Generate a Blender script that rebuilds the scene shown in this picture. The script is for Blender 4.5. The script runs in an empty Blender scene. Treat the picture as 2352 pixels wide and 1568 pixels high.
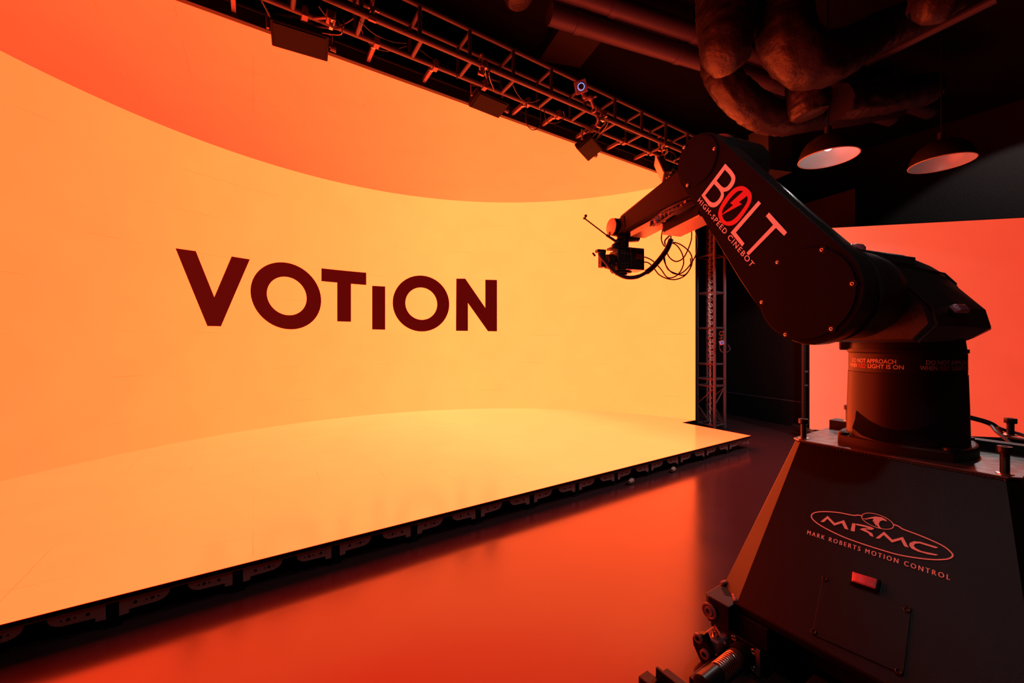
import bpy, bmesh, math, random
from mathutils import Vector, Matrix, noise
from mathutils.geometry import tessellate_polygon
random.seed(7)
SC = bpy.context.scene
COL = SC.collection
# ------------------------------------------------------------------ camera, world, exposure
F = 915.0                      # focal length in pixels of a 2352 x 1568 frame
HC = 1.385                     # camera height over the floor
cam_d = bpy.data.cameras.new('camera'); cam = bpy.data.objects.new('camera', cam_d); COL.objects.link(cam)
cam.location = (0, 0, HC); cam.rotation_euler = (math.pi/2, 0, 0)
cam_d.sensor_width = 36.0; cam_d.lens = 36.0*F/2352.0; cam_d.clip_start = 0.02; cam_d.clip_end = 100
SC.camera = cam
w = bpy.data.worlds.new('world'); SC.world = w; w.use_nodes = True
w.node_tree.nodes['Background'].inputs[0].default_value = (0.02, 0.004, 0.004, 1)
w.node_tree.nodes['Background'].inputs[1].default_value = 0.0
SC.view_settings.view_transform = 'Standard'; SC.view_settings.look = 'None'
SC.view_settings.exposure = 0.0; SC.view_settings.gamma = 1.0
SC.view_settings.use_curve_mapping = False
LED = 5.9                      # drive of the red channel of the LED screens (clips in the photograph)
# room frame: D runs along the stage front edge to the right, N runs into the stage
DV = Vector((.8385, .5449, 0)).normalized(); NV = Vector((-DV.y, DV.x, 0)); UP = Vector((0, 0, 1))
def R(d, n, z): return DV*d + NV*n + UP*(z + HC)              # z is measured from the camera height
def ray(x, y): return Vector(((x-1176)/F, 1.0, -(y-784)/F))
def px(x, y, Z): return ray(x, y)*Z + UP*HC
def pz(x, y, z):
    q = ray(x, y); return q*(z/q.z) + UP*HC
class Plane:
    def __init__(s, p, n): s.p = Vector(p); s.n = Vector(n).normalized()
    def at(s, x, y, off=0.0):
        q = ray(x, y); c = Vector((0, 0, HC)); p = s.p + s.n*off
        return c + q*(((p-c).dot(s.n))/q.dot(s.n))

# ------------------------------------------------------------------ materials
def mat(name, base, rough=.5, metal=0., spec=.5, bump=0., bscale=60., rvar=0., coat=0., emit=None, estr=0.):
    m = bpy.data.materials.new(name); m.use_nodes = True; nt = m.node_tree; b = nt.nodes['Principled BSDF']
    b.inputs['Base Color'].default_value = (*base, 1); b.inputs['Roughness'].default_value = rough
    b.inputs['Metallic'].default_value = metal; b.inputs['Specular IOR Level'].default_value = spec
    b.inputs['Coat Weight'].default_value = coat
    if emit: b.inputs['Emission Color'].default_value = (*emit, 1); b.inputs['Emission Strength'].default_value = estr
    tc = nt.nodes.new('ShaderNodeNewGeometry')
    nz = nt.nodes.new('ShaderNodeTexNoise'); nz.inputs['Scale'].default_value = bscale; nz.inputs['Detail'].default_value = 4
    nt.links.new(tc.outputs['Position'], nz.inputs['Vector'])
    mr = nt.nodes.new('ShaderNodeMapRange'); mr.inputs['To Min'].default_value = max(.02, rough-rvar); mr.inputs['To Max'].default_value = min(1, rough+rvar)
    nt.links.new(nz.outputs['Fac'], mr.inputs['Value']); nt.links.new(mr.outputs['Result'], b.inputs['Roughness'])
    if bump:
        bp = nt.nodes.new('ShaderNodeBump'); bp.inputs['Strength'].default_value = bump; bp.inputs['Distance'].default_value = .01
        nt.links.new(nz.outputs['Fac'], bp.inputs['Height']); nt.links.new(bp.outputs['Normal'], b.inputs['Normal'])
    return m
def led_mat(name, axis, stops, rough=.4, spec=.3, seam=.5, flat=None, axis2=None, k2=0., c2=0., fine=0.):
    """LED screen: red channel overdriven, green/blue follow a gradient of the shown picture along 'axis' (world direction)."""
    m = bpy.data.materials.new(name); m.use_nodes = True; nt = m.node_tree; b = nt.nodes['Principled BSDF']
    N, L = nt.nodes.new, nt.links.new
    b.inputs['Base Color'].default_value = (.012, .012, .012, 1); b.inputs['Roughness'].default_value = rough; b.inputs['Specular IOR Level'].default_value = spec
    g = N('ShaderNodeNewGeometry')
    def dot(v):
        d = N('ShaderNodeVectorMath'); d.operation = 'DOT_PRODUCT'; d.inputs[1].default_value = v; L(g.outputs['Position'], d.inputs[0]); return d.outputs['Value']
    def mth(op, a, c=None):
        q = N('ShaderNodeMath'); q.operation = op
        for i, v in enumerate((a, c)):
            if v is None: continue
            if isinstance(v, (int, float)): q.inputs[i].default_value = v
            else: L(v, q.inputs[i])
        return q.outputs[0]
    pos = dot(axis)
    if axis2 is not None: pos = mth('ADD', pos, mth('MULTIPLY', mth('SUBTRACT', dot(axis2), c2), k2))
    mr = N('ShaderNodeMapRange'); mr.inputs['From Min'].default_value = stops[0][0]; mr.inputs['From Max'].default_value = stops[-1][0]
    L(pos, mr.inputs['Value'])
    cr = N('ShaderNodeValToRGB'); el = cr.color_ramp.elements; s0, s1 = stops[0][0], stops[-1][0]
    while len(el) < len(stops): el.new(.5)
    for e, (s, c) in zip(el, stops): e.position = (s-s0)/(s1-s0); e.color = (*c, 1)
    L(mr.outputs['Result'], cr.inputs['Fac'])
    # panel seams: hairlines every half metre, showing only here and there
    nz = N('ShaderNodeTexNoise'); nz.inputs['Scale'].default_value = 1.7; nz.inputs['Detail'].default_value = 2; L(g.outputs['Position'], nz.inputs['Vector'])
    vis = N('ShaderNodeMapRange'); vis.inputs['From Min'].default_value = .52; vis.inputs['From Max'].default_value = .64; L(nz.outputs['Fac'], vis.inputs['Value'])
    line = None
    for v in seam if seam else ():
        fr = mth('PINGPONG', mth('ADD', dot(v), 100.0), .25)
        ln = mth('LESS_THAN', fr, .0018)
        line = ln if line is None else mth('MAXIMUM', line, ln)
    out = cr.outputs['Color']
    if line is not None:
        k = mth('SUBTRACT', 1.0, mth('MULTIPLY', mth('MULTIPLY', line, vis.outputs['Result']), .30))
        vm = N('ShaderNodeVectorMath'); vm.operation = 'SCALE'; L(out, vm.inputs[0]); L(k, vm.inputs['Scale']); out = vm.outputs[0]
    # very soft patchiness of the panels
    n2 = N('ShaderNodeTexNoise'); n2.inputs['Scale'].default_value = 2.2; n2.inputs['Detail'].default_value = 6; L(g.outputs['Position'], n2.inputs['Vector'])
    m2 = N('ShaderNodeMapRange'); m2.inputs['To Min'].default_value = .93; m2.inputs['To Max'].default_value = 1.07; L(n2.outputs['Fac'], m2.inputs['Value'])
    vm = N('ShaderNodeVectorMath'); vm.operation = 'SCALE'; L(out, vm.inputs[0]); L(m2.outputs['Result'], vm.inputs['Scale']); out = vm.outputs[0]
    L(out, b.inputs['Emission Color']); b.inputs['Emission Strength'].default_value = 1.0
    return m
M = {}
M['floor'] = mat('floor_epoxy', (.058, .020, .023), .19, 0, .98, .02, 3., .05)
M['black_room'] = mat('black_painted_wall', (.020, .016, .016), .8, 0, .2, .9, 55, .1)
M['black_ceiling'] = mat('black_ceiling', (.007, .006, .006), .9, 0, .1, .3, 20, .05)
M['black'] = mat('black_paint', (.014, .012, .012), .45, 0, .4, .05, 200, .08)
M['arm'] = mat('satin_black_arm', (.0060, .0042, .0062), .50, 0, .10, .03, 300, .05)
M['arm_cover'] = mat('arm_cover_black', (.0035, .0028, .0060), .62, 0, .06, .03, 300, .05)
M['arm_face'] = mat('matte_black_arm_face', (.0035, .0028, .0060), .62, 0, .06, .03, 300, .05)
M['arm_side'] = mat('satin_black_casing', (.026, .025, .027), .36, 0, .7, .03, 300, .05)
M['cover'] = mat('textured_black_shell', (.026, .025, .026), .36, 0, .75, .10, 220, .06)
M['pedestal'] = mat('pedestal_black_powdercoat', (.0055, .0034, .0045), .38, 0, .28, .15, 350, .06)
M['steel'] = mat('brushed_dark_steel', (.30, .26, .25), .32, .9, .5, .08, 25, .14)
M['screw'] = mat('screw_steel', (.75, .68, .62), .3, 1.)
M['bolt'] = mat('black_bolt', (.03, .026, .026), .35, .6)
M['truss'] = mat('black_truss_tube', (.075, .060, .095), .42, .0, .5, 0, 60, .05)
M['tower'] = mat('tower_truss_tube', (.10, .055, .062), .4, .0, .5, 0, 60, .05)
M['bracket'] = mat('bracket_metal', (.24, .17, .20), .5, .3)
M['frame'] = mat('platform_frame', (.36, .13, .12), .55, 0, .3)
M['dark'] = mat('near_black', (.004, .004, .004), .7, 0, .2)
M['salmon'] = mat('white_vinyl_lettering', (.80, .76, .78), .5, 0, .3)
M['whitev'] = mat('white_print', (.80, .76, .78), .55, 0, .3)
M['redv'] = mat('red_vinyl', (.62, .035, .07), .5, 0, .3)
M['redlens'] = mat('red_lamp_lens', (.60, .15, .22), .15, 0, .6, .3, 260, .05, .5)
M['pipe'] = mat('dark_pipe', (.070, .058, .13), .5, .2, .5, .1, 8, .12)
M['duct'] = mat('black_duct_foil', (.024, .020, .036), .42, 0, .4, .6, 32, .12)
M['cable'] = mat('black_cable', (.030, .024, .05), .5, 0, .5)
M['chain'] = mat('chain_steel', (.80, .52, .48), .4, .3)
M['fabric'] = mat('black_drape', (.012, .009, .009), .9, 0, .1, .3, 90)
M['cam'] = mat('camera_body', (.02, .016, .016), .45, .0, .5, .2, 200)
M['lampout'] = mat('lamp_black', (.015, .012, .012), .4, 0, .5)
M['lampin'] = mat('lamp_white_enamel', (.46, .45, .44), .25, 0, .5)
M['bulb'] = mat('bulb_glow', (.8, .8, .8), .3, emit=(1., .97, .92), estr=5.0)
M['ring'] = mat('blue_led_ring', (.02, .02, .05), .3, emit=(.22, .32, 1.0), estr=1.6)
M['glass'] = mat('lens_glass', (.02, .01, .02), .08, 0, .8)
M['logo'] = mat('unlit_screen_logo', (.02, .003, .003), .5, 0, .2, emit=(.022, .0, .001), estr=1.)
M['tan'] = mat('tan_plastic', (.42, .24, .20), .5)
M['olens'] = mat('panel_light_diffuser', (.75, .60, .50), .4)
M['anod'] = mat('bare_anodised_plate', (.42, .36, .36), .34, .85, .5, .05, 40, .08)
M['dull'] = mat('grey_beam', (.022, .016, .017), .6, 0, .3)
def c(g, bl, r=LED): return (r, g, bl)
M['led_wall'] = led_mat('led_wall_picture', DV, [(-2.6, c(.235, .048)), (-1.7, c(.27, .056)), (-.3, c(.36, .07)), (1.2, c(.43, .085)), (3.0, c(.53, .108)), (4.4, c(.53, .108)), (5.8, c(.50, .098))], .45, .2, seam=[UP])
M['led_floor'] = led_mat('led_floor_picture_reflection', DV, [(-2.4, c(.19, .045)), (-.8, c(.27, .06)), (.8, c(.36, .085)), (2.6, c(.47, .12)), (4.2, c(.43, .105)), (5.0, c(.30, .07)), (5.5, c(.26, .06))], .16, .5, seam=[DV, NV])  # brighter mid-stage: the wall's reflection is painted into the picture gradient
M['led_ceiling'] = led_mat('led_ceiling_picture_falloff', DV, [(-2.6, c(.075, .022)), (-1.6, c(.095, .026)), (.2, c(.165, .036)), (2.2, c(.255, .052)), (3.6, c(.27, .055)), (5.6, c(.30, .06))], .5, .2, seam=[DV, NV], axis2=NV, k2=-.55, c2=4.4)  # dims towards the wall: grazing-view falloff painted into the glow
M['led_side'] = led_mat('led_side_picture', Vector((1, 0, 0)), [(4.2, c(.17, .085, 1.05)), (4.9, c(.12, .055, 1.0)), (5.6, c(.085, .035, .95)), (7.2, c(.055, .024, .85))], .5, .2, seam=None)

# ------------------------------------------------------------------ mesh collector
class MB:
    def __init__(s): s.v = []; s.f = []; s.m = []
    def add(s, vs, fs, mi=0):
        o = len(s.v); s.v += [Vector(v) for v in vs]
        for f_ in fs: s.f.append([i+o for i in f_]); s.m.append(mi)
        return s
    def box(s, c_, ax, ay, az, mi=0):           # centre and three half-axis vectors
        c_ = Vector(c_); vs = [c_ + ax*i + ay*j + az*k for k in (-1, 1) for j in (-1, 1) for i in (-1, 1)]
        return s.add(vs, [(0, 2, 3, 1), (4, 5, 7, 6), (0, 1, 5, 4), (2, 6, 7, 3), (1, 3, 7, 5), (0, 4, 6, 2)], mi)
    def rbox(s, d0, d1, n0, n1, z0, z1, mi=0):  # a box in the room frame
        return s.box(R((d0+d1)/2, (n0+n1)/2, (z0+z1)/2), DV*((d1-d0)/2), NV*((n1-n0)/2), UP*((z1-z0)/2), mi)
    def tube(s, pts, rad, seg=10, mi=0, cap=True, closed=False, ref=None):
        pts = [Vector(p) for p in pts]; n = len(pts); rr = rad if isinstance(rad, (list, tuple)) else [rad]*n
        rings = []; prev = None
        for i, p in enumerate(pts):
            if closed: t = pts[(i+1) % n] - pts[i-1]
            else: t = pts[min(i+1, n-1)] - pts[max(i-1, 0)]
            t.normalize()
            if prev is None:
                a = Vector((0, 0, 1)) if abs(t.z) < .9 else Vector((1, 0, 0))
                x = t.cross(a).normalized()
            else:
                x = (prev - t*prev.dot(t)).normalized()
            prev = x; y = t.cross(x)
            rings.append([p + (x*math.cos(2*math.pi*k/seg) + y*math.sin(2*math.pi*k/seg))*rr[i] for k in range(seg)])
        return s.loft(rings, cap, mi, closed)
    def loft(s, rings, cap=True, mi=0, closed=False):
        k = len(rings[0]); vs = [p for r_ in rings for p in r_]; fs = []
        n = len(rings)
        for i in range(n if closed else n-1):
            j = (i+1) % n
            for q in range(k): fs.append((i*k+q, i*k+(q+1) % k, j*k+(q+1) % k, j*k+q))
        if cap and not closed: fs.append(tuple(range(k))[::-1]); fs.append(tuple((n-1)*k+q for q in range(k)))
        return s.add(vs, fs, mi)
    def cyl(s, a, b, r0, r1=None, seg=24, mi=0): return s.tube([a, b], [r0, r0 if r1 is None else r1], seg, mi)
    def disc(s, p, n, r0, h, seg=32, mi=0, bev=.0):
        p = Vector(p); n = Vector(n).normalized()
        if bev: return s.tube([p, p+n*(h-bev), p+n*h], [r0, r0, r0-bev], seg, mi)
        return s.tube([p, p+n*h], r0, seg, mi)
    def lathe(s, c_, axis, prof, seg=40, mi=0, cap=True):   # profile: (radius, height along axis)
        c_ = Vector(c_); ax = Vector(axis).normalized(); a = Vector((0, 0, 1)) if abs(ax.z) < .9 else Vector((1, 0, 0))
        x = ax.cross(a).normalized(); y = ax.cross(x)
        return s.loft([[c_ + ax*h + (x*math.cos(2*math.pi*k/seg) + y*math.sin(2*math.pi*k/seg))*max(r_, 1e-4) for k in range(seg)] for r_, h in prof], cap, mi)
    def prism(s, poly, vec, mi=0):              # extruded polygon (list of points) along vec
        k = len(poly); vs = [Vector(p) for p in poly] + [Vector(p)+vec for p in poly]
        return s.add(vs, [tuple(range(k))[::-1], tuple(range(k, 2*k))] + [(i, (i+1) % k, k+(i+1) % k, k+i) for i in range(k)], mi)
    def sphere(s, p, r_, seg=14, mi=0, sc=(1, 1, 1)):
        n = seg//2; p = Vector(p); rings = []
        for i in range(n+1):
            th = math.pi*i/n
            rings.append([p + Vector((sc[0]*r_*max(math.sin(th), 1e-3)*math.cos(2*math.pi*k/seg), sc[1]*r_*max(math.sin(th), 1e-3)*math.sin(2*math.pi*k/seg), sc[2]*r_*math.cos(th))) for k in range(seg)])
        return s.loft(rings, True, mi)
    def torus(s, c_, axis, R0, r0, seg=28, ss=8, mi=0):
        ax = Vector(axis).normalized(); a = Vector((0, 0, 1)) if abs(ax.z) < .9 else Vector((1, 0, 0))
        x = ax.cross(a).normalized(); y = ax.cross(x); c_ = Vector(c_)
        return s.tube([c_ + (x*math.cos(2*math.pi*k/seg) + y*math.sin(2*math.pi*k/seg))*R0 for k in range(seg)], r0, ss, mi, closed=True)
    def build(s, name, mats, parent=None, smooth=35, bevel=0.0, bseg=2, origin=None):
        if not isinstance(mats, (list, tuple)): mats = [mats]
        me = bpy.data.meshes.new(name)
        if parent is not None: off = wloc(parent)
        elif origin is not None: off = Vector(origin)
        else:
            lo = [min(v[i] for v in s.v) for i in range(3)]; hi = [max(v[i] for v in s.v) for i in range(3)]
            off = Vector(((lo[0]+hi[0])/2, (lo[1]+hi[1])/2, lo[2]))
        me.from_pydata([tuple(v-off) for v in s.v], [], s.f)
        for mm in mats: me.materials.append(M[mm] if isinstance(mm, str) else mm)
        for p, mi in zip(me.polygons, s.m): p.material_index = mi
        bm = bmesh.new(); bm.from_mesh(me); bmesh.ops.recalc_face_normals(bm, faces=bm.faces); bm.to_mesh(me); bm.free()
        if smooth: me.shade_smooth(); me.set_sharp_from_angle(angle=math.radians(smooth))
        o = bpy.data.objects.new(name, me); COL.objects.link(o)
        if parent is not None: o.parent = parent; o.location = (0, 0, 0)
        else: o.location = off
        if bevel:
            bv = o.modifiers.new('bevel', 'BEVEL'); bv.width = bevel; bv.segments = bseg; bv.limit_method = 'ANGLE'; bv.angle_limit = math.radians(35)
            bv.harden_normals = False
        return o
def wloc(o):
    p = Vector((0, 0, 0))
    while o is not None: p = p + Vector(o.location); o = o.parent
    return p
def thing(name, label, cat, loc, group=None):
    o = bpy.data.objects.new(name, None); COL.objects.link(o); o.location = loc; o.empty_display_size = .1
    return tag(o, label, cat, group)
def tag(o, label, cat, group=None, kind=None):
    if label: o['label'] = label
    if cat: o['category'] = cat
    if group: o['group'] = group
    if kind: o['kind'] = kind
    return o
def structure(o): o['kind'] = 'structure'; return o
def tell(o, label): o['label'] = label; return o
def smoothpath(pts, sub=6):
    pts = [Vector(p) for p in pts]; out = []
    for i in range(len(pts)-1):
        p0 = pts[max(i-1, 0)]; p1 = pts[i]; p2 = pts[i+1]; p3 = pts[min(i+2, len(pts)-1)]
        for k in range(sub):
            t = k/sub
            out.append(.5*((2*p1) + (p2-p0)*t + (2*p0-5*p1+4*p2-p3)*t*t + (3*p1-p0-3*p2+p3)*t**3))
    out.append(pts[-1]); return out
def polyfill(loops2d):
    """flat polygon with holes -> (verts2d, tris)"""
    vs = [Vector((p[0], p[1], 0)) for lp in loops2d for p in lp]
    tr = tessellate_polygon([[Vector((p[0], p[1], 0)) for p in lp] for lp in loops2d])
    return vs, [tuple(t) for t in tr]
def textmesh(txt, offset=0.0, spacing=1.0):
    """outline of a text line, normalised: x 0..1 over its width, y 0..1 over its cap height"""
    cu = bpy.data.curves.new('tmp', 'FONT'); cu.body = txt; cu.size = 1; cu.offset = offset; cu.space_character = spacing; cu.resolution_u = 4
    ob = bpy.data.objects.new('tmp', cu); COL.objects.link(ob)
    dg = bpy.context.evaluated_depsgraph_get(); me = bpy.data.meshes.new_from_object(ob.evaluated_get(dg))
    vs = [v.co.copy() for v in me.vertices]; fs = [tuple(p.vertices) for p in me.polygons]
    bpy.data.objects.remove(ob); bpy.data.curves.remove(cu); bpy.data.meshes.remove(me)
    x0 = min(v.x for v in vs); x1 = max(v.x for v in vs); y1 = max(v.y for v in vs)
    y0 = min(v.y for v in vs)
    return [((v.x-x0)/(x1-x0), (v.y-y0)/(y1-y0)) for v in vs], fs

# ------------------------------------------------------------------ room shell
FZ = -HC; CZ = 3.6
def slab(name, pts, mt, thick): 
    mb = MB(); mb.prism(pts, thick); return structure(mb.build(name, mt, smooth=0))
d0, d1, n0, n1 = -4.2, 9.6, -4.2, 8.2
slab('floor', [R(d0, n0, FZ), R(d1, n0, FZ), R(d1, n1, FZ), R(d0, n1, FZ)], 'floor', UP*-.1)
slab('ceiling', [R(d0, n0, CZ), R(d1, n0, CZ), R(d1, n1, CZ), R(d0, n1, CZ)], 'black_ceiling', UP*.1)
slab('wall_left', [R(d0, n0, FZ), R(d0, n1, FZ), R(d0, n1, CZ), R(d0, n0, CZ)], 'black_room', DV*-.1)
slab('wall_right', [R(d1, n0, FZ), R(d1, n1, FZ), R(d1, n1, CZ), R(d1, n0, CZ)], 'black_room', DV*.1)
slab('wall_back', [R(d0, n1, FZ), R(d1, n1, FZ), R(d1, n1, CZ), R(d0, n1, CZ)], 'black_room', NV*.1)
slab('wall_front', [R(d0, n0, FZ), R(d1, n0, FZ), R(d1, n0, CZ), R(d0, n0, CZ)], 'black_room', NV*-.1)
# black partition wall standing behind the stage truss and the side LED wall
GV = Vector((-.383, .924, 0)).normalized(); GP = Vector((GV.y, -GV.x, 0))
pa = Vector((4.91, 5.70, 0)); pb = pa + GV*3.6
t = MB(); t.prism([pa, pb, pb+GP*.12, pa+GP*.12], UP*3.575); structure(t.build('wall_partition', 'fabric', smooth=0))
t = MB(); q = -GP*.012; t.prism([pa+q, pb+q, pb, pa], UP*.41); t.v = [v for v in t.v]
structure(t.build('baseboard_partition', 'dark', smooth=0))
t = MB(); q = -GP*.018; t.prism([pa+q+UP*.41, pb+q+UP*.41, pb+UP*.41, pa+UP*.41], UP*.012)
structure(t.build('trim_1', 'truss', smooth=0))

# ------------------------------------------------------------------ LED stage
AC = (1.494, 2.384); AR = 4.483; A0, A1 = math.radians(16.5), math.radians(145.5)
WZ0, WZ1 = -1.225, 2.545; NE = 3.86
def arc(a, r_=AR): return AC[0] + r_*math.cos(a), AC[1] + r_*math.sin(a)
wall = thing('led_wall', 'tall curved LED video wall showing a dark logo on glowing orange', 'screen', R(AC[0], AC[1]+AR, FZ))
NA = 96
ang = [A0 + (A1-A0)*i/NA for i in range(NA+1)]
mb = MB(); ring = []
for a in ang: ring.append([R(*arc(a), WZ0-.02), R(*arc(a), WZ1)])
mb.add([p for r_ in ring for p in r_], [(2*i, 2*i+1, 2*i+3, 2*i+2) for i in range(NA)])
scr = mb.build('screen', 'led_wall', wall)
mb = MB()
rings = [[R(*arc(a, AR+.003), FZ), R(*arc(a, AR+.12), FZ), R(*arc(a, AR+.12), WZ1+.05), R(*arc(a, AR+.003), WZ1+.05)] for a in ang]
mb.loft(rings); mb.build('cabinet_backing', 'dark', wall, smooth=30)
# logo: outlines read on the photograph, laid on the curved screen as arc length / height
def to_cyl(x, y):
    q = ray(x, y); qd = q.dot(DV); qn = q.dot(NV); r_ = AR - .006
    b = -(qd*AC[0] + qn*AC[1]); a = qd*qd + qn*qn; cc = AC[0]**2 + AC[1]**2 - r_*r_
    s = (-b + math.sqrt(b*b - a*cc))/a
    return math.atan2(qn*s-AC[1], qd*s-AC[0])*r_, q.z*s
def cl(p): return to_cyl(380 + p[0]*800/2352, 540 + p[1]*800/2352)
def ell(cx, cy, a, b, n=56): return [(cx + a[0]*math.cos(2*math.pi*k/n) + b[0]*math.sin(2*math.pi*k/n), cy + a[1]*math.cos(2*math.pi*k/n) + b[1]*math.sin(2*math.pi*k/n)) for k in range(n)]
LET = [
 [[(68, 88), (205, 107), (330, 418), (447, 143), (570, 163), (375, 615), (283, 613)]],
 [ell(813, 409, (238, 17), (-17, -226)), ell(819, 410, (134, 7), (-11, -130))],
 [[(1053, 223), (1356, 253), (1356, 336), (1253, 328), (1253, 584), (1160, 582), (1160, 320), (1053, 310)]],
 [[(1396, 341), (1484, 346), (1484, 638), (1396, 636)]],
 [ell(1725.5, 461, (191, 3), (-3, -189)), ell(1727.5, 462, (107.5, 3), (-2, -109))],
 [[(1964, 293), (2025, 293), (2160, 490), (2160, 300), (2239, 302), (2239, 649), (2178, 648), (2043, 458), (2043, 646), (1962, 645)]]]
bm = bmesh.new()
for lps in LET:
    vs, tr = polyfill([[cl(p) for p in lp] for lp in lps])
    bv = [bm.verts.new(v) for v in vs]
    for t_ in tr:
        try: bm.faces.new([bv[i] for i in t_])
        except ValueError: pass
xs = [v.co.x for v in bm.verts]; x = min(xs)
while x < max(xs):
    bmesh.ops.bisect_plane(bm, geom=bm.verts[:]+bm.edges[:]+bm.faces[:], plane_co=(x, 0, 0), plane_no=(1, 0, 0)); x += .06
bm.verts.index_update(); mb = MB()
def cylw(v): a = v.x/(AR-.006); return R(*arc(a, AR-.006), v.y)
mb.add([cylw(v.co) for v in bm.verts], [tuple(v.index for v in f_.verts) for f_ in bm.faces]); bm.free()
tell(mb.build('logo', 'logo', wall, smooth=0), 'dark maroon six letter logo')

ceil = thing('led_ceiling', 'flat LED ceiling glowing deep orange above the curved wall', 'screen', R(AC[0], 5.3, WZ1))
aN = math.asin((NE-AC[1])/AR)
ca = [aN + (A1-aN)*i/80 for i in range(81)]
mb = MB(); poly = [R(*arc(a, AR-.002), WZ1) for a in ca] + [R(arc(A1)[0], NE, WZ1)]; mb.add(poly, [tuple(range(len(poly)))]); mb.build('screen', 'led_ceiling', ceil, smooth=0)
mb = MB(); mb.prism([p+UP*.006 for p in poly], UP*.11); mb.build('cabinet_backing', 'dark', ceil, smooth=0)
mb = MB(); mb.rbox(-2.2, AC[0]+4.3, NE-.05, NE-.002, WZ1-.004, WZ1+.125); mb.rbox(-2.2, AC[0]+4.3, NE-.065, NE-.05, WZ1+.10, WZ1+.125)
mb.build('front_frame', 'black', ceil, bevel=.004)

plat = thing('led_floor_stage', 'low stage of glowing orange LED floor panels with black front edge', 'stage', R(AC[0], 2.65, FZ))
CD, CN = 5.429, 2.652; LD = 2*AC[0]-CD
outl = [(LD, CN), (CD, CN), (CD, CN+1.0), (arc(A0)[0], CN+1.0)] + [arc(a, AR-.001) for a in ang] + [(LD, arc(A1)[1])]
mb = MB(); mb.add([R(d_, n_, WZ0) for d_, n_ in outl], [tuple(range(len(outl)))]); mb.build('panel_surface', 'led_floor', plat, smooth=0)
mb = MB(); mb.prism([R(d_, n_, WZ0-.003) for d_, n_ in outl], UP*-.022); mb.build('panel_edge', 'dark', plat, smooth=0)
mb = MB(); mb.rbox(LD, CD, CN+.012, CN+.03, WZ0-.036, WZ0-.0255); mb.build('frame_rail', 'frame', plat, smooth=0)
mb = MB(); mb.rbox(CD-.03, CD-.012, CN+.03, CN+1.0, WZ0-.036, WZ0-.0255); mb.build('frame_rail', 'frame', plat, smooth=0)
mb = MB(); mb.rbox(LD+.3, CD-.35, CN+.40, CN+.43, FZ+.001, WZ0-.027); mb.build('riser_skirt', 'dark', plat, smooth=0)
# seam brackets, one pair for every half-metre panel joint
def bracket_mesh(sg):
    pts = [(.024, -.036), (.215, -.036), (.213, -.052), (.205, -.068), (.190, -.080), (.168, -.087), (.058, -.090), (.058, -.108), (.024, -.110)]
    mb = MB(); mb.prism([DV*(sg*a) + UP*b for a, b in pts], NV*.006)
    for a, r_ in ((.083, .0075), (.125, .004), (.147, .0075), (.170, .004)):
        mb.tube([DV*(sg*a) + UP*-.062 - NV*.0012, DV*(sg*a) + UP*-.062 - NV*.0005], r_, 10, 1)
    return mb
bprot = {}
pl = wloc(plat)
for i in range(0, 16):
    dd = CD - .5*i
    for sg in (-1, 1):
        if i == 0 and sg == 1: continue
        if sg not in bprot:
            b = bracket_mesh(sg).build('seam_bracket', ['frame', 'dark'], origin=(0, 0, 0), smooth=0); bprot[sg] = b
        else:
            b = bprot[sg].copy(); COL.objects.link(b)
        b.parent = plat; b.location = R(dd, CN+.016, WZ0) - pl
    mb = MB(); mb.rbox(dd-.022, dd+.022, CN+.03, CN+.08, FZ+.001, WZ0-.026); mb.rbox(dd-.035, dd+.035, CN+.02, CN+.09, FZ+.001, FZ+.008)
    if i: mb.build('support_foot', 'dark', plat, smooth=0)
# loose cable plugs under the front edge
for (x, y, lab) in ((1448, 1105, 'tan cable plug lying on floor under stage edge, nearer the camera'), (1545, 1078, 'tan cable plug lying under stage edge, nearer the stage corner')):
    p = pz(x, y, FZ+.025); t = thing('cable_plug', lab, 'plug', p-UP*.025, 'plugs under the stage edge')
    mb = MB(); mb.tube([p-DV*.035-NV*.01, p-DV*.02-NV*.006, p+DV*.035+NV*.01], [.017, .019, .024], 14); mb.build('plug_body', 'tan', t)
    mb = MB(); mb.tube([p+DV*.035+NV*.01, p+DV*.06+NV*.018, p+DV*.12+NV*.06-UP*.012], [.012, .009, .007], 10); mb.build('cord', 'cable', t)

# ------------------------------------------------------------------ side LED wall, rolling
SV = Vector((.9767, -.2147, 0)).normalized(); SN = Vector((SV.y, -SV.x, 0)); s0 = Vector((4.28, 5.73, 0))
side = thing('led_side_wall', 'red glowing LED wall standing behind the robot arm', 'screen', s0 + SV*1.7)
def S(a, o, z): return s0 + SV*a + SN*o + UP*z
mb = MB(); mb.add([S(0, 0, .12), S(3.6, 0, .12), S(3.6, 0, 3.0), S(0, 0, 3.0)], [(0, 1, 2, 3)]); mb.build('screen', 'led_side', side, smooth=0)
mb = MB(); mb.prism([S(-.002, -.002, .11), S(3.602, -.002, .11), S(3.602, -.08, .11), S(-.002, -.08, .11)], UP*2.9); mb.build('cabinet_backing', 'dark', side, smooth=0)
mb = MB(); mb.tube([S(-.05, -.06, .1), S(-.05, -.06, 2.4)], .03, 12); mb.build('upright', 'black', side)
mb = MB()
for z in (.75, .95, 1.5, 2.1): mb.box(S(-.02, -.05, z), SV*.03, SN*.02, UP*.012)
mb.build('cabinet_latches', 'truss', side)
mb = MB(); mb.box(S(-.1, .1, .13), SV*.05, SN*.30, UP*.025); mb.build('base_foot', 'black', side, bevel=.005)
mb = MB(); mb.tube([S(-.13, .36, .05), S(-.08, .36, .05)], .05, 18); mb.build('caster', 'black', side)

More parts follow.
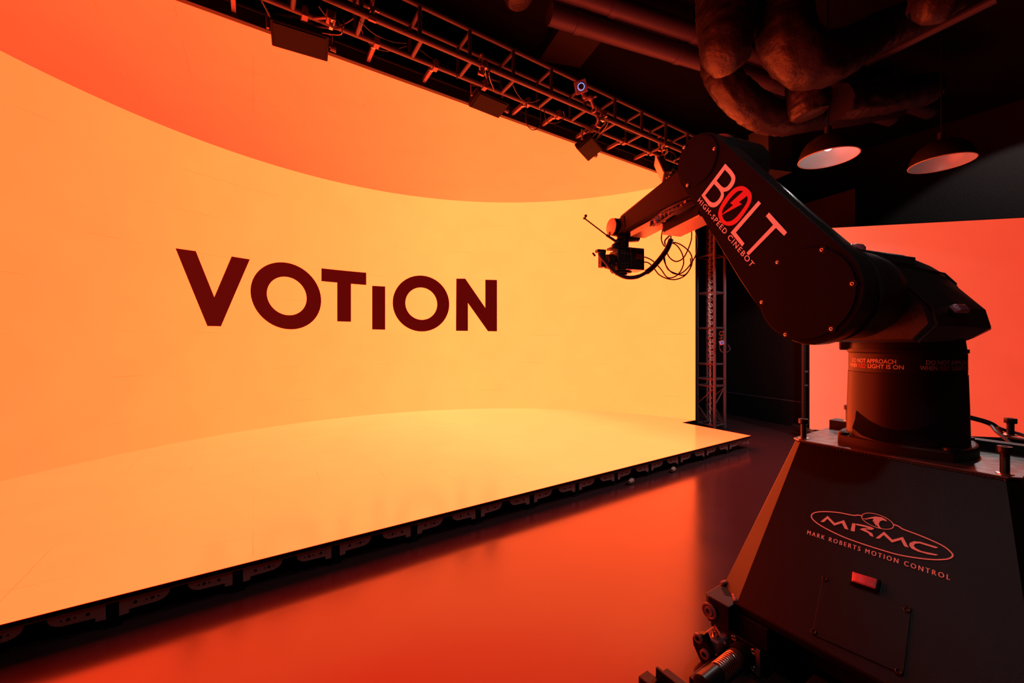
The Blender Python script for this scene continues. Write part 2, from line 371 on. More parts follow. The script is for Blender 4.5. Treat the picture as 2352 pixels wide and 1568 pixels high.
# ------------------------------------------------------------------ truss tower beside the LED wall
tw = thing('truss_tower', 'upright dark box truss standing at right end of curved wall', 'truss', R(6.13, 3.6, FZ))
TP = px(1601, 784, 6.43) - UP*HC; TS = .29
corners = [TP, TP+DV*TS, TP-NV*TS, TP+DV*TS-NV*TS]
def tp(i, z): return corners[i] + UP*(z+HC)
for i in range(4):
    mb = MB(); mb.tube([tp(i, FZ+.012), tp(i, 2.5)], .024, 12); mb.build('chord', 'tower', tw)
mb = MB(); mb.box(TP+DV*TS/2-NV*TS/2+UP*.006, DV*.2, NV*.2, UP*.006); mb.build('base_plate', 'black', tw)
zs = [(784-y)*6.3/F for y in (430, 505, 587, 672, 753, 836, 870, 886, 975)]
for z in zs:
    for a, b in ((0, 1), (2, 3), (0, 2), (1, 3)):
        mb = MB(); mb.tube([tp(a, z), tp(b, z)], .014, 8); mb.build('crossbar', 'tower', tw)
for (a, b) in ((0, 2), (1, 3), (2, 3)):
    mb = MB(); z0 = (784-889)*6.3/F; z1 = (784-930)*6.3/F; z2 = FZ+.03
    mb.tube([tp(b, z0), tp(a, z1), tp(b, z2)], .010, 8); mb.build('diagonal_brace', 'tower', tw)
# chain
mb = MB(); cp = TP+DV*.16-NV*.12
for k in range(78):
    z = .05 + k*.048
    ax = DV if k % 2 else NV
    cc = cp + UP*z + DV*(.012*math.sin(z*2.3)) ; sx = NV if k % 2 else DV
    mb.tube([cc + sx*(.013*math.cos(2*math.pi*j/10)) + UP*(.030*math.sin(2*math.pi*j/10)) for j in range(10)], .0055, 6, closed=True)
    cc2 = cc + sx*.03 + DV*.025
    if k > 20 and k % 1 == 0: mb.tube([cc2 + ax*(.013*math.cos(2*math.pi*j/10)) + UP*(.030*math.sin(2*math.pi*j/10)) for j in range(10)], .0055, 6, closed=True)
tag(mb.build('hoist_chain', 'chain'), 'long steel hoist chain hanging inside the upright truss', 'chain')

# ------------------------------------------------------------------ ceiling truss over the stage front
tr = thing('ceiling_truss', 'long dark ladder box truss hanging along front of LED ceiling', 'truss', R(2.6, 3.4, 2.57))
tB, tC, tz0, tz1 = 3.262, 3.512, 2.572, 2.852; ta, tb = -.6, 5.9
for (n_, z, r_) in ((tB, tz0, .024), (tC, tz0, .022), (tB, tz1, .022), (tC, tz1, .02)):
    mb = MB(); mb.tube([R(ta, n_, z), R(tb, n_, z)], r_, 12); mb.build('chord', 'truss', tr)
def dline(x, slope_z, n_, z):   # station along D of pixel column x on a chord
    q = ray(x, 784); return n_*q.dot(DV)/q.dot(NV)
k = 0
dd = dline(1270, 0, tB, tz0) - .475*9
while dd < tb:
    if dd > ta+.05:
        for z in (tz0, tz1):
            mb = MB(); mb.tube([R(dd, tB, z), R(dd, tC, z)], .018, 10); mb.build('rung', 'truss', tr)
        for n_ in (tB, tC):
            mb = MB(); mb.tube([R(dd-.02, n_, tz0), R(dd-.02, n_, tz1)], .018 if n_ == tB else .014, 10); mb.build('upright', 'truss', tr)
    dd += .475
for x, y in ((533, 12), (700, 55), (865, 92), (1000, 143), (1113, 190), (1212, 237), (1283, 277), (1362, 302), (1434, 324), (1497, 347)):
    dd = tC*ray(x, 0).dot(DV)/ray(x, 0).dot(NV)
    mb = MB(); mb.box(R(dd, (tC+NE)/2, tz0+.03), DV*.016, NV*((NE-tC)/2+.03), UP*.02); mb.box(R(dd, tC, tz0), DV*.022, NV*.032, UP*.034)
    h = mb.build('hanger_arm', 'bracket', tr, bevel=.003)
    mb = MB(); mb.tube([R(dd-.02, tC+.08, tz0+.025), R(dd-.02, tC+.08, tz0-.008+.01), R(dd, tC+.08, tz0+.004)], .008, 8); mb.tube([R(dd, tC+.08, tz0+.012), R(dd, tC+.08, tz0-.002)], .010, 10); mb.build('bolt', 'screw', h)

def cable(name_pts, r_, lab, sub=7, m='cable', name='cable', cat='cable', group='cables on the ceiling truss'):
    mb = MB(); mb.tube(smoothpath(name_pts, sub), r_, 7); o = mb.build(name, m); return tag(o, lab, cat, group)
def tpx(x, y, n_=3.38):     # point on the vertical plane n = n_ (a lengthwise slice through the truss)
    q = ray(x, y); return q*(n_/q.dot(NV)) + UP*HC
# panel lights clamped on the truss
def panel_light(x, y, n_, wid, hgt, tilt, yaw, lab, top, face='dark', axes=None):
    p = tpx(x, y, n_); t = thing('panel_light', lab, 'light', p, 'panel lights on the ceiling truss')
    rot = Matrix.Rotation(yaw, 3, 'Z') @ Matrix.Rotation(0, 3, 'X'); ax = rot @ DV; ay0 = rot @ NV
    rt = Matrix.Rotation(tilt, 3, ax); ay = rt @ ay0; az = rt @ UP
    if axes:
        az = axes[0].normalized(); ax = (axes[1] - az*axes[1].dot(az)).normalized(); ay = az.cross(ax)
    mb = MB(); mb.box(p, ax*wid, ay*hgt, az*.035); mb.build('housing', 'dark', t, bevel=.008)
    mb = MB(); mb.box(p-az*.04, ax*(wid*.9), ay*(hgt*.86), az*.005); mb.build('diffuser', face, t)
    mb = MB()
    for s in (-1, 1):
        for kk in range(5): mb.box(p+az*.04+ax*(wid*(.15*kk-.3))+ay*(hgt*.5*s), ax*.008, ay*(hgt*.3), az*.008)
    mb.build('heat_sink', 'black', t)
    tp_ = tpx(*top, tB if top[1] > 0 else tC)
    ypts = [p+ax*(wid+.02), p+ax*(wid+.03)+UP*.11, p+UP*.17, p-ax*(wid+.03)+UP*.11, p-ax*(wid+.02)]
    mb = MB(); mb.tube(ypts, .012, 8); mb.build('yoke', 'bracket', t)
    mb = MB(); mb.tube([p+ax*(wid+.015), p+ax*(wid+.06)], [.022, .028], 14); mb.build('tilt_knob', 'truss', t)
    mb = MB(); mb.tube([p+UP*.16, tp_], .011, 8); mb.box(tp_, DV*.03, NV*.034, UP*.034); mb.torus(tp_+DV*.02, DV, .036, .008, 16, 6); mb.build('truss_clamp', 'bracket', t, bevel=.004)
    mb = MB(); mb.tube(smoothpath([tp_+DV*.05, tp_+DV*.07-UP*.10, p+ax*wid*.5+UP*.09, p+ax*wid*.2+az*.05], 5), .004, 6); mb.build('safety_wire', 'bracket', t)
    mb = MB(); mb.box(p-ax*wid*.45+az*.075, ax*.05, ay*.028, az*.022); mb.tube([p-ax*wid*.45+az*.075+ax*.05, p-ax*wid*.45+az*.085+ax*.09], .012, 10); mb.build('power_box', 'cam', t, bevel=.004)
    mb = MB(); mb.tube(smoothpath([p-ax*wid*.45+az*.085+ax*.09, p+UP*.13+DV*.05, tp_-UP*.06+DV*.06, tp_+DV*.09+UP*.02], 6), .007, 7); mb.build('power_cord', 'cable', t)
    mb = MB(); mb.box(tp_-UP*.055, DV*.012, NV*.014, UP*.03); mb.tube([tp_-UP*.05-NV*.05, tp_-UP*.05+NV*.03], .007, 8); mb.sphere(tp_-UP*.05-NV*.055, .012, 10); mb.build('clamp_handle', 'screw', t)
    return t
panel_light(690, 88, 3.72, .21, .12, -.25, -.10, 'large flat panel light, leftmost on the ceiling truss', (760, 40))
panel_light(1123, 236, 3.68, .19, .11, -.25, .05, 'flat panel light under truss left of the blue-ringed camera', (1110, 150))
panel_light(1352, 338, 3.66, .20, .11, -.5, .45, 'flat panel light tipped down below truss, right of the blue-ringed camera', (1385, 262))
panel_light(1520, 385, 3.55, .17, .13, 1.0, -.75, 'panel light turned showing its pale diffuser, next to robot elbow', (1525, 330), 'olens', (DV*.70 - NV*.65 + UP*.30, NV*.35 + UP*.9))
# small clamps and connectors
for (x, y, n_, lab) in ((855, 5, 3.26, 'small clamp with hose on truss above the leftmost panel light'), (1105, 135, 3.26, 'small cable clamp on truss above the second panel light'), (1375, 262, 3.26, 'small clamp on truss right of the blue-ringed camera'), (1515, 320, 3.30, 'small clamp on truss close to the robot elbow')):
    p = tpx(x, y, n_); t = thing('truss_clamp', lab, 'clamp', p, 'small clamps on the ceiling truss')
    mb = MB(); mb.torus(p, DV, .038, .010, 18, 8); mb.box(p-UP*.055, DV*.018, NV*.016, UP*.024); mb.build('clamp_jaw', 'bracket', t, bevel=.003)
    mb = MB(); mb.tube([p-UP*.05-DV*.03, p-UP*.05+DV*.04], .009, 10); mb.sphere(p-UP*.05+DV*.045, .014); mb.build('wing_screw', 'screw', t)
    mb = MB(); mb.tube([p-UP*.07, p-UP*.14+DV*.01], .013, 10); mb.box(p-UP*.14, DV*.03, NV*.012, UP*.012); mb.build('spigot', 'bracket', t, bevel=.002)
cable([tpx(600, 0, 3.5), tpx(617, 32, 3.6), tpx(630, 60, 3.7)], .006, 'thin cable running into left end of the leftmost panel light')
cable([tpx(732, 14, 3.3), tpx(745, 32, 3.4), tpx(768, 55, 3.5), tpx(790, 55, 3.45), tpx(812, 42, 3.3)], .005, 'short cable drooping in front of the leftmost panel light')
cable([tpx(825, 48, 3.3), tpx(835, 80, 3.5), tpx(858, 108, 3.6), tpx(890, 117, 3.6), tpx(918, 110, 3.6), tpx(935, 105, 3.6)], .005, 'thin cable drooping over the second hanger arm of the truss')
cable([tpx(828, 50, 3.3), tpx(860, 78, 3.4), tpx(900, 95, 3.5), tpx(934, 99, 3.5)], .0045, 'thin cable with metal tip strung above the second hanger arm')
cable([tpx(960, 110, 3.5), tpx(1000, 140, 3.5), tpx(1045, 165, 3.5), tpx(1050, 180, 3.5)], .005, 'taut thin cable between the leftmost and second panel lights')
cable([tpx(1130, 182, 3.4), tpx(1148, 190, 3.5), tpx(1155, 215, 3.55), tpx(1150, 232, 3.6)], .010, 'thick black hose curling down to the second panel light')
cable([tpx(1178, 195, 3.3), tpx(1188, 215, 3.4), tpx(1205, 233, 3.45), tpx(1225, 234, 3.45), tpx(1240, 228, 3.4)], .005, 'cable arcing under truss right of the second panel light')
cable([tpx(1209, 240, 3.5), tpx(1209, 280, 3.5), tpx(1220, 297, 3.5), tpx(1233, 296, 3.5), tpx(1241, 284, 3.5), tpx(1242, 240, 3.5)], .005, 'deep U-shaped cable loop hanging below truss')
cable([tpx(1250, 250, 3.5), tpx(1253, 272, 3.5), tpx(1263, 282, 3.5), tpx(1285, 280, 3.5), tpx(1296, 268, 3.5), tpx(1293, 255, 3.4)], .005, 'shallow cable loop under the blue-ringed ceiling camera')
cable([tpx(1382, 260, 3.3), tpx(1390, 285, 3.4), tpx(1385, 305, 3.5), tpx(1365, 322, 3.55)], .007, 'black cable curving into the third panel light')
cable([tpx(1383, 260, 3.3), tpx(1415, 285, 3.35), tpx(1450, 305, 3.35), tpx(1500, 322, 3.4), tpx(1535, 350, 3.45)], .005, 'long slack cable between the third and fourth panel lights')
cable([tpx(1525, 345, 3.4), tpx(1545, 350, 3.4), tpx(1553, 365, 3.4), tpx(1548, 385, 3.45), tpx(1535, 395, 3.5)], .005, 'looped cable at the back of the fourth panel light')

def tracker(p, face, lab, s=.055, mount=True, up=-1, mm='bracket'):
    t = thing('tracking_camera', lab, 'sensor camera', p); face = face.normalized(); sx = face.cross(UP).normalized(); sz = sx.cross(face)
    r45 = Matrix.Rotation(.25, 3, face); sx, sz = r45 @ sx, r45 @ sz
    mb = MB(); mb.box(p, sx*s, sz*s, face*s*.8); mb.build('housing', 'bracket', t, bevel=.008)
    mb = MB(); mb.lathe(p+face*s*.8, face, [(s*.62, 0), (s*.62, .004), (s*.5, .005)], 32); mb.build('face_plate', 'black', t)
    mb = MB(); mb.torus(p+face*(s*.8+.006), face, s*.52, s*.06, 32, 8); mb.build('light_ring', 'ring', t)
    mb = MB(); mb.lathe(p+face*(s*.8+.002), face, [(s*.42, 0), (s*.42, .012), (s*.3, .016), (s*.0, .010)], 24); mb.build('lens', 'glass', t)
    if mount:
        sz = sz*(-up); q = p - sz*s*2.1 - sx*s*1.2*(1 if up < 0 else .3)
        mb = MB(); mb.tube([p-sz*s, p-sz*s*1.6-sx*s*.3], s*.24, 10); mb.sphere(p-sz*s*1.6-sx*s*.3, s*.45); mb.tube([p-sz*s*1.6-sx*s*.3, q], s*.22, 10); mb.sphere(q, s*.52)
        mb.tube([q, q-sz*s*1.6-sx*.02], s*.28, 10); mb.tube([q-sx*s, q+sx*s], s*.2, 10); mb.torus(q-sz*s*1.8-sx*.02, DV, .032, .010, 16, 8); mb.build('ball_mount', mm, t)
    return t
p = tpx(1334, 199, 3.18); tracker(p, Vector((0, 0, HC))-p+Vector((.3, 0, 0)), 'boxy camera with blue light ring on top of ceiling truss', .064)
p = px(1658, 787, 6.05); tracker(p, Vector((-.3, 0, HC))-p, 'small camera with blue light ring clamped on upright truss', .035, True, 1, 'cam')
cable([px(1652, 792, 6.1), px(1656, 806, 6.05), px(1668, 809, 6.0), px(1677, 802, 6.0), px(1672, 791, 6.05)], .005, 'thin cable loop beneath the blue-ringed camera on upright truss', group=None)

# ------------------------------------------------------------------ ceiling services
PV = Vector((2535, 915, 0)).normalized()
def pipe(p, t0, t1, r_, lab, couplings=()):
    t = thing('ceiling_pipe', lab, 'pipe', p, None)
    mb = MB(); mb.tube([p+PV*t0, p+PV*t1], r_, 24); mb.build('pipe_run', 'pipe', t)
    for cc in couplings:
        mb = MB(); mb.tube([p+PV*(cc-.04), p+PV*(cc+.04)], r_*1.07, 24); mb.build('pipe_coupling', 'pipe', t)
        mb = MB(); mb.tube([p+PV*cc+UP*r_, p+PV*cc+UP*(CZ+HC-p.z)], .008, 8); mb.build('hanger_rod', 'truss', t)
    return t
p1 = px(1262, 32, 3.96); pipe(p1, 0, 5.5, .098, 'dark ceiling pipe, the lower one with a capped end above truss', (.32, 1.6, 3.0))
p2 = px(1500, 45, 4.21); pipe(p2, -1.4, 5.0, .095, 'dark ceiling pipe running above and behind the capped one', (-.5, .55, 2.0))
t = px(1991, 145, 4.58); t2 = px(2290, -5, 3.72)
mb = MB(); mb.tube([t, t2], .045, 14); tag(mb.build('ceiling_conduit', 'pipe'), 'thin straight pipe slanting up to the top right of ceiling', 'pipe')
mb = MB(); mb.prism([R(dline(1237, 0, 4.4, 0)+.0, 3.55, 3.5), R(2.75, 7.5, 3.5), R(3.75, 7.5, 3.5), R(4.3, 3.55, 3.5)], UP*.09)
mb2 = MB(); e = px(1240, 130, 4.95); g2 = px(1400, 80, 4.6)
a_, b_ = pz(1332, 155, 3.45), pz(1400, 72, 3.45); c_, d_ = pz(1296, 52, 3.45), pz(1237, 140, 3.45)
mb2.prism([a_, b_, c_, d_], UP*.12); m1 = (a_+d_)/2; m2 = (b_+c_)/2
beam = mb2.build('ceiling_beam', 'dull', smooth=0); tag(beam, 'wide flat dull beam on the ceiling crossing behind pipes', 'beam')

def duct(path, rad, lab, wr=.09, sub=16, seg=44, seed=0, fr=9):
    pts = smoothpath(path, sub); mb = MB(); n = len(pts); rr = rad if isinstance(rad, (list, tuple)) else None
    mb.tube(pts, 1.0, seg); k = 0; L_ = 0
    for i in range(n):
        if i: L_ += (pts[i]-pts[i-1]).length
        if rr: u = i/(n-1)*(len(rr)-1); j = min(int(u), len(rr)-2); r0 = rr[j]*(1-(u-j)) + rr[j+1]*(u-j)
        else: r0 = rad
        for q in range(seg):
            v = mb.v[i*seg+q]; dr = (v-pts[i])
            a = 2*math.pi*q/seg
            w1 = noise.noise(Vector((L_*fr*2.2+seed, math.cos(a)*2.0, math.sin(a)*2.0)))
            w2 = noise.noise(Vector((L_*fr*.7+seed*3, math.cos(a)*4.5, math.sin(a)*4.5)))
            mb.v[i*seg+q] = pts[i] + dr*(r0*(1 + wr*(w1*.75 + w2*.6)))
    o = mb.build('flexible_duct', 'duct', smooth=60); return tag(o, lab, 'duct', None)
duct([px(1665, -70, 3.9), px(1668, 0, 3.9), px(1668, 55, 3.86), px(1668, 110, 3.86), px(1680, 150, 3.95)], [.27, .27, .26, .23, .17], 'wrinkled black flexible duct bulging down from ceiling, left of the others', seed=1)
duct([px(1640, 120, 4.3), px(1652, 165, 4.3), px(1690, 215, 4.3), px(1745, 258, 4.4), px(1800, 273, 4.55), px(1880, 264, 4.9), px(1970, 255, 5.3), px(2060, 240, 5.7)], [.14, .17, .18, .18, .17, .17, .17], 'wrinkled black duct sagging lowest, just above the robot elbow', seed=5)
duct([px(1780, -60, 3.8), px(1795, 30, 3.8), px(1812, 95, 3.75), px(1860, 140, 3.75), px(1930, 125, 3.9), px(2000, 85, 4.0), px(2080, 48, 3.95), px(2140, 18, 3.95)], [.24, .24, .24, .235, .22, .19, .17, .16], 'biggest wrinkled black duct bending in a U under ceiling', seed=9)
duct([px(1853, 178, 4.2), px(1852, 210, 4.2), px(1858, 245, 4.2), px(1862, 264, 4.2)], [.17, .19, .19, .15], 'short black duct hanging straight down with blunt end', seed=13)
duct([px(1925, 235, 4.55), px(1970, 232, 4.6), px(2040, 222, 4.75), px(2130, 205, 4.95)], .18, 'horizontal wrinkled black duct behind the hanging blunt duct', seed=17, wr=.12)
duct([px(1960, 195, 5.4), px(2000, 195, 5.4), px(2030, 180, 5.4), px(2040, 150, 5.4), px(2055, 110, 5.5)], [.14, .17, .16, .15, .15], 'smaller wrinkled duct curling up behind the slanting thin pipe', seed=21)
duct([px(2180, -60, 3.3), px(2160, -10, 3.3), px(2150, 18, 3.3), px(2140, 40, 3.35)], [.2, .2, .18, .10], 'wrinkled duct end hanging at top edge, far right', seed=25, wr=.13)
duct([px(1190, -45, 3.6), px(1192, -10, 3.6), px(1195, 5, 3.6)], [.14, .14, .10], 'rounded duct end at top edge above the ceiling truss', seed=29, wr=.03)

# pendant dome lamps
def dome(x, y, Z, r_, lab, en, bulb):
    p = px(x, y, Z); t = thing('pendant_lamp', lab, 'lamp', p, 'dome lamps')
    prof = [(r_, 0), (r_*.985, r_*.16), (r_*.90, r_*.42), (r_*.74, r_*.66), (r_*.50, r_*.84), (r_*.25, r_*.94), (.04, r_*.97)]
    mb = MB(); mb.lathe(p, UP, prof, 48, 0, False); mb.build('shade', 'lampout', t)
    mb = MB(); mb.lathe(p+UP*.002, UP, [(a*.985, h*.985) for a, h in prof], 48, 0, False); tell(mb.build('shade_lining', 'lampin', t), 'white enamel lining')
    mb = MB(); mb.torus(p, UP, r_, .006, 48, 8); mb.build('shade_rim', 'lampin', t)
    mb = MB(); mb.tube([p+UP*r_*.96, p+UP*(r_*.96+.08)], .03, 16); mb.build('socket_cap', 'lampout', t)
    mb = MB(); mb.tube([p+UP*(r_*.96+.08), Vector((p.x, p.y, CZ+HC))], .006, 8); mb.build('cord', 'dark', t)
    mb = MB(); mb.sphere(p+UP*r_*.47, .042, 16); mb.tube([p+UP*r_*.5, p+UP*r_*.95], .022, 12); mb.build('bulb', 'bulb' if bulb else 'lampin', t)
    ld = bpy.data.lights.new('lamp_light', 'SPOT'); ld.energy = en; ld.color = (1, .96, .94); ld.shadow_soft_size = .05; ld.spot_size = math.radians(137); ld.spot_blend = .12
    lo = bpy.data.objects.new('lamp_light', ld); COL.objects.link(lo); lo.parent = t; lo.location = (0, 0, r_*.26)
    gd = bpy.data.lights.new('glow', 'POINT'); gd.energy = .17; gd.color = (1, .95, .92); gd.shadow_soft_size = .045
    go = bpy.data.objects.new('bulb_glow', gd); COL.objects.link(go); go.parent = t; go.location = (0, 0, r_*.24)
dome(1902, 363, 4.15, .255, 'dome pendant lamp nearer the robot arm', 115., True)
dome(2162, 375, 4.25, .255, 'dome pendant lamp further right', 115., False)
dome(1176+.60*F/.85, 784-1.95*F/.85, .85, .255, 'added unseen dome lamp overhead, white fill on the robot', 20., False)  # added lamp out of view, white fill for the lettering and arm
# wall washer out of frame that draws the pool of light on the far right wall
ld = bpy.data.lights.new('wall_spot', 'SPOT'); ld.energy = 60; ld.spot_size = math.radians(95); ld.spot_blend = .25; ld.color = (1, .95, .93); ld.shadow_soft_size = .03
lo = bpy.data.objects.new('wall_spot_light', ld)
t = thing('ceiling_spotlight', 'small black ceiling spotlight aimed at the far right wall', 'light', R(8.35, .55, 3.3)); COL.objects.link(lo); lo.parent = t
tgt = R(9.6, .85, 1.0) - wloc(t); lo.rotation_euler = tgt.to_track_quat('-Z', 'Y').to_euler()
mb = MB(); ps = wloc(t); dn = tgt.normalized(); mb.lathe(ps, dn, [(.05, -.15), (.055, -.02), (.06, -.015), (.06, .02), (.055, .02), (.05, -.005)], 24, 0, False); mb.tube([ps-dn*.14, ps-dn*.16], .05, 20); mb.build('lamp_can', 'lampout', t)
mb = MB(); mb.tube([ps-dn*.1, Vector((ps.x-.02, ps.y, CZ+HC))], .012, 8); mb.build('stem', 'lampout', t)
# black box hanging behind the robot elbow
t = thing('equipment_box', 'black box hanging in the dark behind robot elbow', 'box', px(1770, 380, 5.05))
c_ = px(1768, 352, 5.05); mb = MB(); bx = Vector((.97, .25, 0)); by = Vector((-.25, .97, 0)); mb.box(c_, bx*.18, by*.15, UP*.285); mb.build('housing', 'cover', t, bevel=.006)
mb = MB(); mb.tube([c_+UP*.265-by*.155-bx*.10, c_+UP*.265-by*.155+bx*.02], .012, 8); mb.build('handle', 'bracket', t)
mb = MB(); mb.tube([c_+UP*.26, Vector((c_.x, c_.y, CZ+HC))], .012, 8); mb.build('hanger_rod', 'truss', t)
# air grille far right
t = px(2255, 195, 6.0); mb = MB(); gx = Vector((.55, -.83, 0)); gy = Vector((.83, .55, 0)); mb.box(t, gx*.28, gy*.2, UP*.16)
for k in range(7): mb.box(t-gy*.205+UP*.12+gx*(-.18+.06*k), gx*.008, gy*.01, UP*.012)
mb.tube([t+UP*.16, Vector((t.x, t.y, CZ+HC))], .012, 8)
tag(mb.build('air_unit', 'black', bevel=.004), 'dark boxy air unit on ceiling, far right', 'air unit')

# ------------------------------------------------------------------ the camera robot
AN = math.radians(-68.5)
rV = Vector((math.cos(AN), math.sin(AN), 0)); pN = Vector((math.sin(AN), -math.cos(AN), 0)); mV = -pN      # along the arm face, out of it, into it
P0 = Vector((1.243, 1.683, .202+HC))        # shoulder axis on the arm face
AP = Plane(P0, pN)
COLC = Vector((1.915, 1.947, 0))
bot = thing('camera_robot', 'black jointed camera robot arm on a sloping pedestal', 'robot', COLC)
def loc(t_, s_, z_): return P0 + mV*t_ + rV*s_ + UP*z_
# upper arm casing
FACE = [(1634.7, 304.3), (1674.7, 337.4), (1757, 410.7), (1840, 484.7), (1904.5, 541), (1955.4, 584.5), (1973, 607.9), (1984, 640), (1985.7, 661.4), (1980, 693.6), (1968, 720), (1946.4, 749), (1921.4, 770), (1893, 785.5), (1869.6, 791.8), (1848, 791), (1825, 784.6), (1800, 772), (1775, 753.4), (1759, 732.9), (1735.7, 697), (1700, 643.6), (1645, 553), (1597, 473), (1563, 420.5), (1555.8, 395), (1556.4, 378), (1563, 351), (1575.8, 325.8), (1590.5, 313), (1609.5, 305.8), (1624, 303.5)]
face = [AP.at(*p) for p in FACE]; cen = sum(face, Vector())/len(face)
def inset(k, off): return [p + (cen-p).normalized()*k + mV*off for p in face]
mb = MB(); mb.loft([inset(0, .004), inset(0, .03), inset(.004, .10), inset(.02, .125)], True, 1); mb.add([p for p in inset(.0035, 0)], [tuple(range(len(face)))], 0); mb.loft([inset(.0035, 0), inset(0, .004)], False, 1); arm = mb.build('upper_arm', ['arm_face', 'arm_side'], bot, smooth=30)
def on(p, o=.0): return p + pN*o
sc1 = [(1700+a*320/1792, 540+b*320/1792) for a, b in [(1070, 190), (1462, 626), (1190, 1206), (600, 1278), (293, 862), (497, 350)]]
scp = [AP.at(*p) for p in sc1]; cb = sum(scp, Vector())/6; rb = (AP.at(1972.5, 662)-cb).length
mb = MB(); mb.disc(cb, pN, rb+.004, .0012, 72); mb.disc(cb, pN, rb-.003, .007, 72, 0, .003); cov = mb.build('shoulder_cover_plate', 'arm_cover', arm, smooth=25)
def screwset(pts, par, r_=.0075):
    for p in pts:
        mb = MB(); mb.disc(on(p, .0065), pN, r_*2.0, .0008, 20, 1); mb.torus(on(p, .0085), pN, r_*.72, r_*.36, 20, 8, 0); mb.disc(on(p, .0072), pN, r_*.5, .001, 12, 1); mb.build('cover_screw', ['screw', 'dark'], par)
# screws belong to the casing (thing > part > sub-part)
screwset([AP.at(*p) for p in sc1], arm)
ce = AP.at(1603.5, 369); re_ = (AP.at(1649.5, 360)-ce).length
mb = MB(); mb.disc(ce, pN, re_*.985+.003, .0012, 64); mb.disc(ce, pN, re_*.985-.002, .006, 64, 0, .003); mb.build('elbow_cover_plate', 'arm_cover', arm, smooth=25)
q2 = lambda a, b: (1540+a*300/1425, 290+b*300/1425)
screwset([AP.at(*q2(160, 232)), AP.at(*q2(490, 246)), AP.at(*q2(196, 645))], arm, .0085)
# lettering on the arm
def plane2(plane, p):      # world -> 2-d coordinates on the arm plane
    return ((p-P0).dot(rV), (p-P0).z)
def back3(v, o): return P0 + rV*v[0] + UP*v[1] + pN*o
def sm(pts, sub=4):       # closed outline; points with a third value stay corners
    n_ = len(pts); out = []
    g = lambda i: Vector((pts[i % n_][0], pts[i % n_][1], 0)); cor = lambda i: len(pts[i % n_]) > 2 and pts[i % n_][2] == 1
    for i in range(n_):
        p1, p2 = g(i), g(i+1); p0 = p1 if cor(i) else g(i-1); p3 = p2 if cor(i+1) else g(i+2)
        if cor(i) and cor(i+1): out.append((p1.x, p1.y)); continue
        for k in range(sub):
            t = k/sub; q = .5*((2*p1) + (p2-p0)*t + (2*p0-5*p1+4*p2-p3)*t*t + (3*p1-p0-3*p2+p3)*t**3); out.append((q.x, q.y))
    return out
def flat(mb, loops, mi, off=.003):
    loops = [sm(lp) if any(len(p) > 2 for p in lp) else lp for lp in loops]
    vs, tr_ = polyfill([[plane2(AP, AP.at(*q2(*p))) for p in lp] for lp in loops]); mb.add([back3(v, off) for v in vs], tr_, mi)
mb = MB()
flat(mb, [[(602, 408, 1), (672, 482, 1), (706, 535), (712, 578), (697, 630), (662, 680), (622, 708), (582, 715, 1), (588, 740), (583, 775), (563, 815), (528, 857), (490, 882), (450, 882), (422, 866, 1), (342, 755, 1)],
          [(598, 475, 1), (508, 595, 1), (548, 640, 1), (582, 668), (612, 664), (642, 635), (665, 595), (667, 560), (642, 520, 1)],
          [(480, 630, 1), (382, 755, 1), (430, 812, 1), (462, 832), (498, 826), (528, 798), (550, 762), (554, 728), (530, 684, 1)]], 0)
flat(mb, [[(965, 812), (993, 842), (718, 1158), (812, 1278), (787, 1312), (660, 1160)]], 0)
flat(mb, [[(1080, 940), (1278, 1157), (1245, 1195), (1155, 1108), (858, 1408), (832, 1383), (1125, 1075), (1045, 980)]], 0)
flat(mb, [[(780, 652), (805, 657), (830, 668), (870, 705), (891, 750), (889, 800), (868, 860), (835, 915), (790, 980), (750, 1030), (710, 1065), (660, 1084), (610, 1080), (570, 1058), (540, 1020), (525, 970), (530, 920), (550, 870), (590, 800), (640, 735), (690, 685), (735, 660, 0)],
          [(800, 707, 1), (765, 703), (735, 712), (700, 740), (650, 795), (605, 860), (577, 905), (566, 958, 1), (688, 860, 1), (655, 838, 1)],
          [(842, 758, 1), (847, 800), (830, 845), (795, 900), (745, 965), (700, 1010), (660, 1033), (620, 1040), (590, 1020), (573, 988), (569, 966, 1), (785, 850, 1), (752, 828, 1)]], 1)
tell(mb.build('large_lettering', ['salmon', 'redv'], arm, smooth=0), 'large pale lettering with a red lightning bolt letter')
mb = MB(); vs, fs = textmesh('HIGH-SPEED CINEBOT', .012, 1.25)
o_ = AP.at(*q2(298, 818)); e_ = AP.at(*q2(882, 1540)); h_ = AP.at(*q2(330, 774))
def lin(o_, e_, h_, v): return o_ + (e_-o_)*v[0] + (h_-o_)*v[1]
mb.add([lin(o_, e_, h_, v) + pN*.003 for v in vs], fs); mb.build('small_lettering', 'whitev', arm, smooth=0)
# shoulder: barrel, shell, beacons
mb = MB(); mb.lathe(P0, mV, [(.205, .118), (.208, .13), (.200, .16), (.200, .20), (.196, .27), (.188, .33), (.166, .40), (.165, .55), (.15, .56)], 64); sho = mb.build('shoulder_barrel', 'cover', bot)
mb = MB()
prof = [(.205, -.202-.015), (.205, -.14), (.20, -.10)]
half = [(.0, .216), (.075, .192), (.118, .125), (.235, -.06), (.240, -.135), (.195, -.205)]
fr_t = [.16, .18, .28, .385, .41, .38]; bk_t = [.92, .93, .92, .98, .985, .90]
bz = [.135, .12, .075, -.075, -.145, -.19]; bs = [0, .075, .11, .155, .205, .17]
sec = []
def section(ts, ss, zz): return [loc(ts[i], -ss[i], zz[i]) for i in range(5, 0, -1)] + [loc(ts[i], ss[i], zz[i]) for i in range(6)]
fz_ = [z for _, z in half]; fs_ = [s for s, _ in half]
mid_t = [.55, .56, .56, .62, .66, .62]
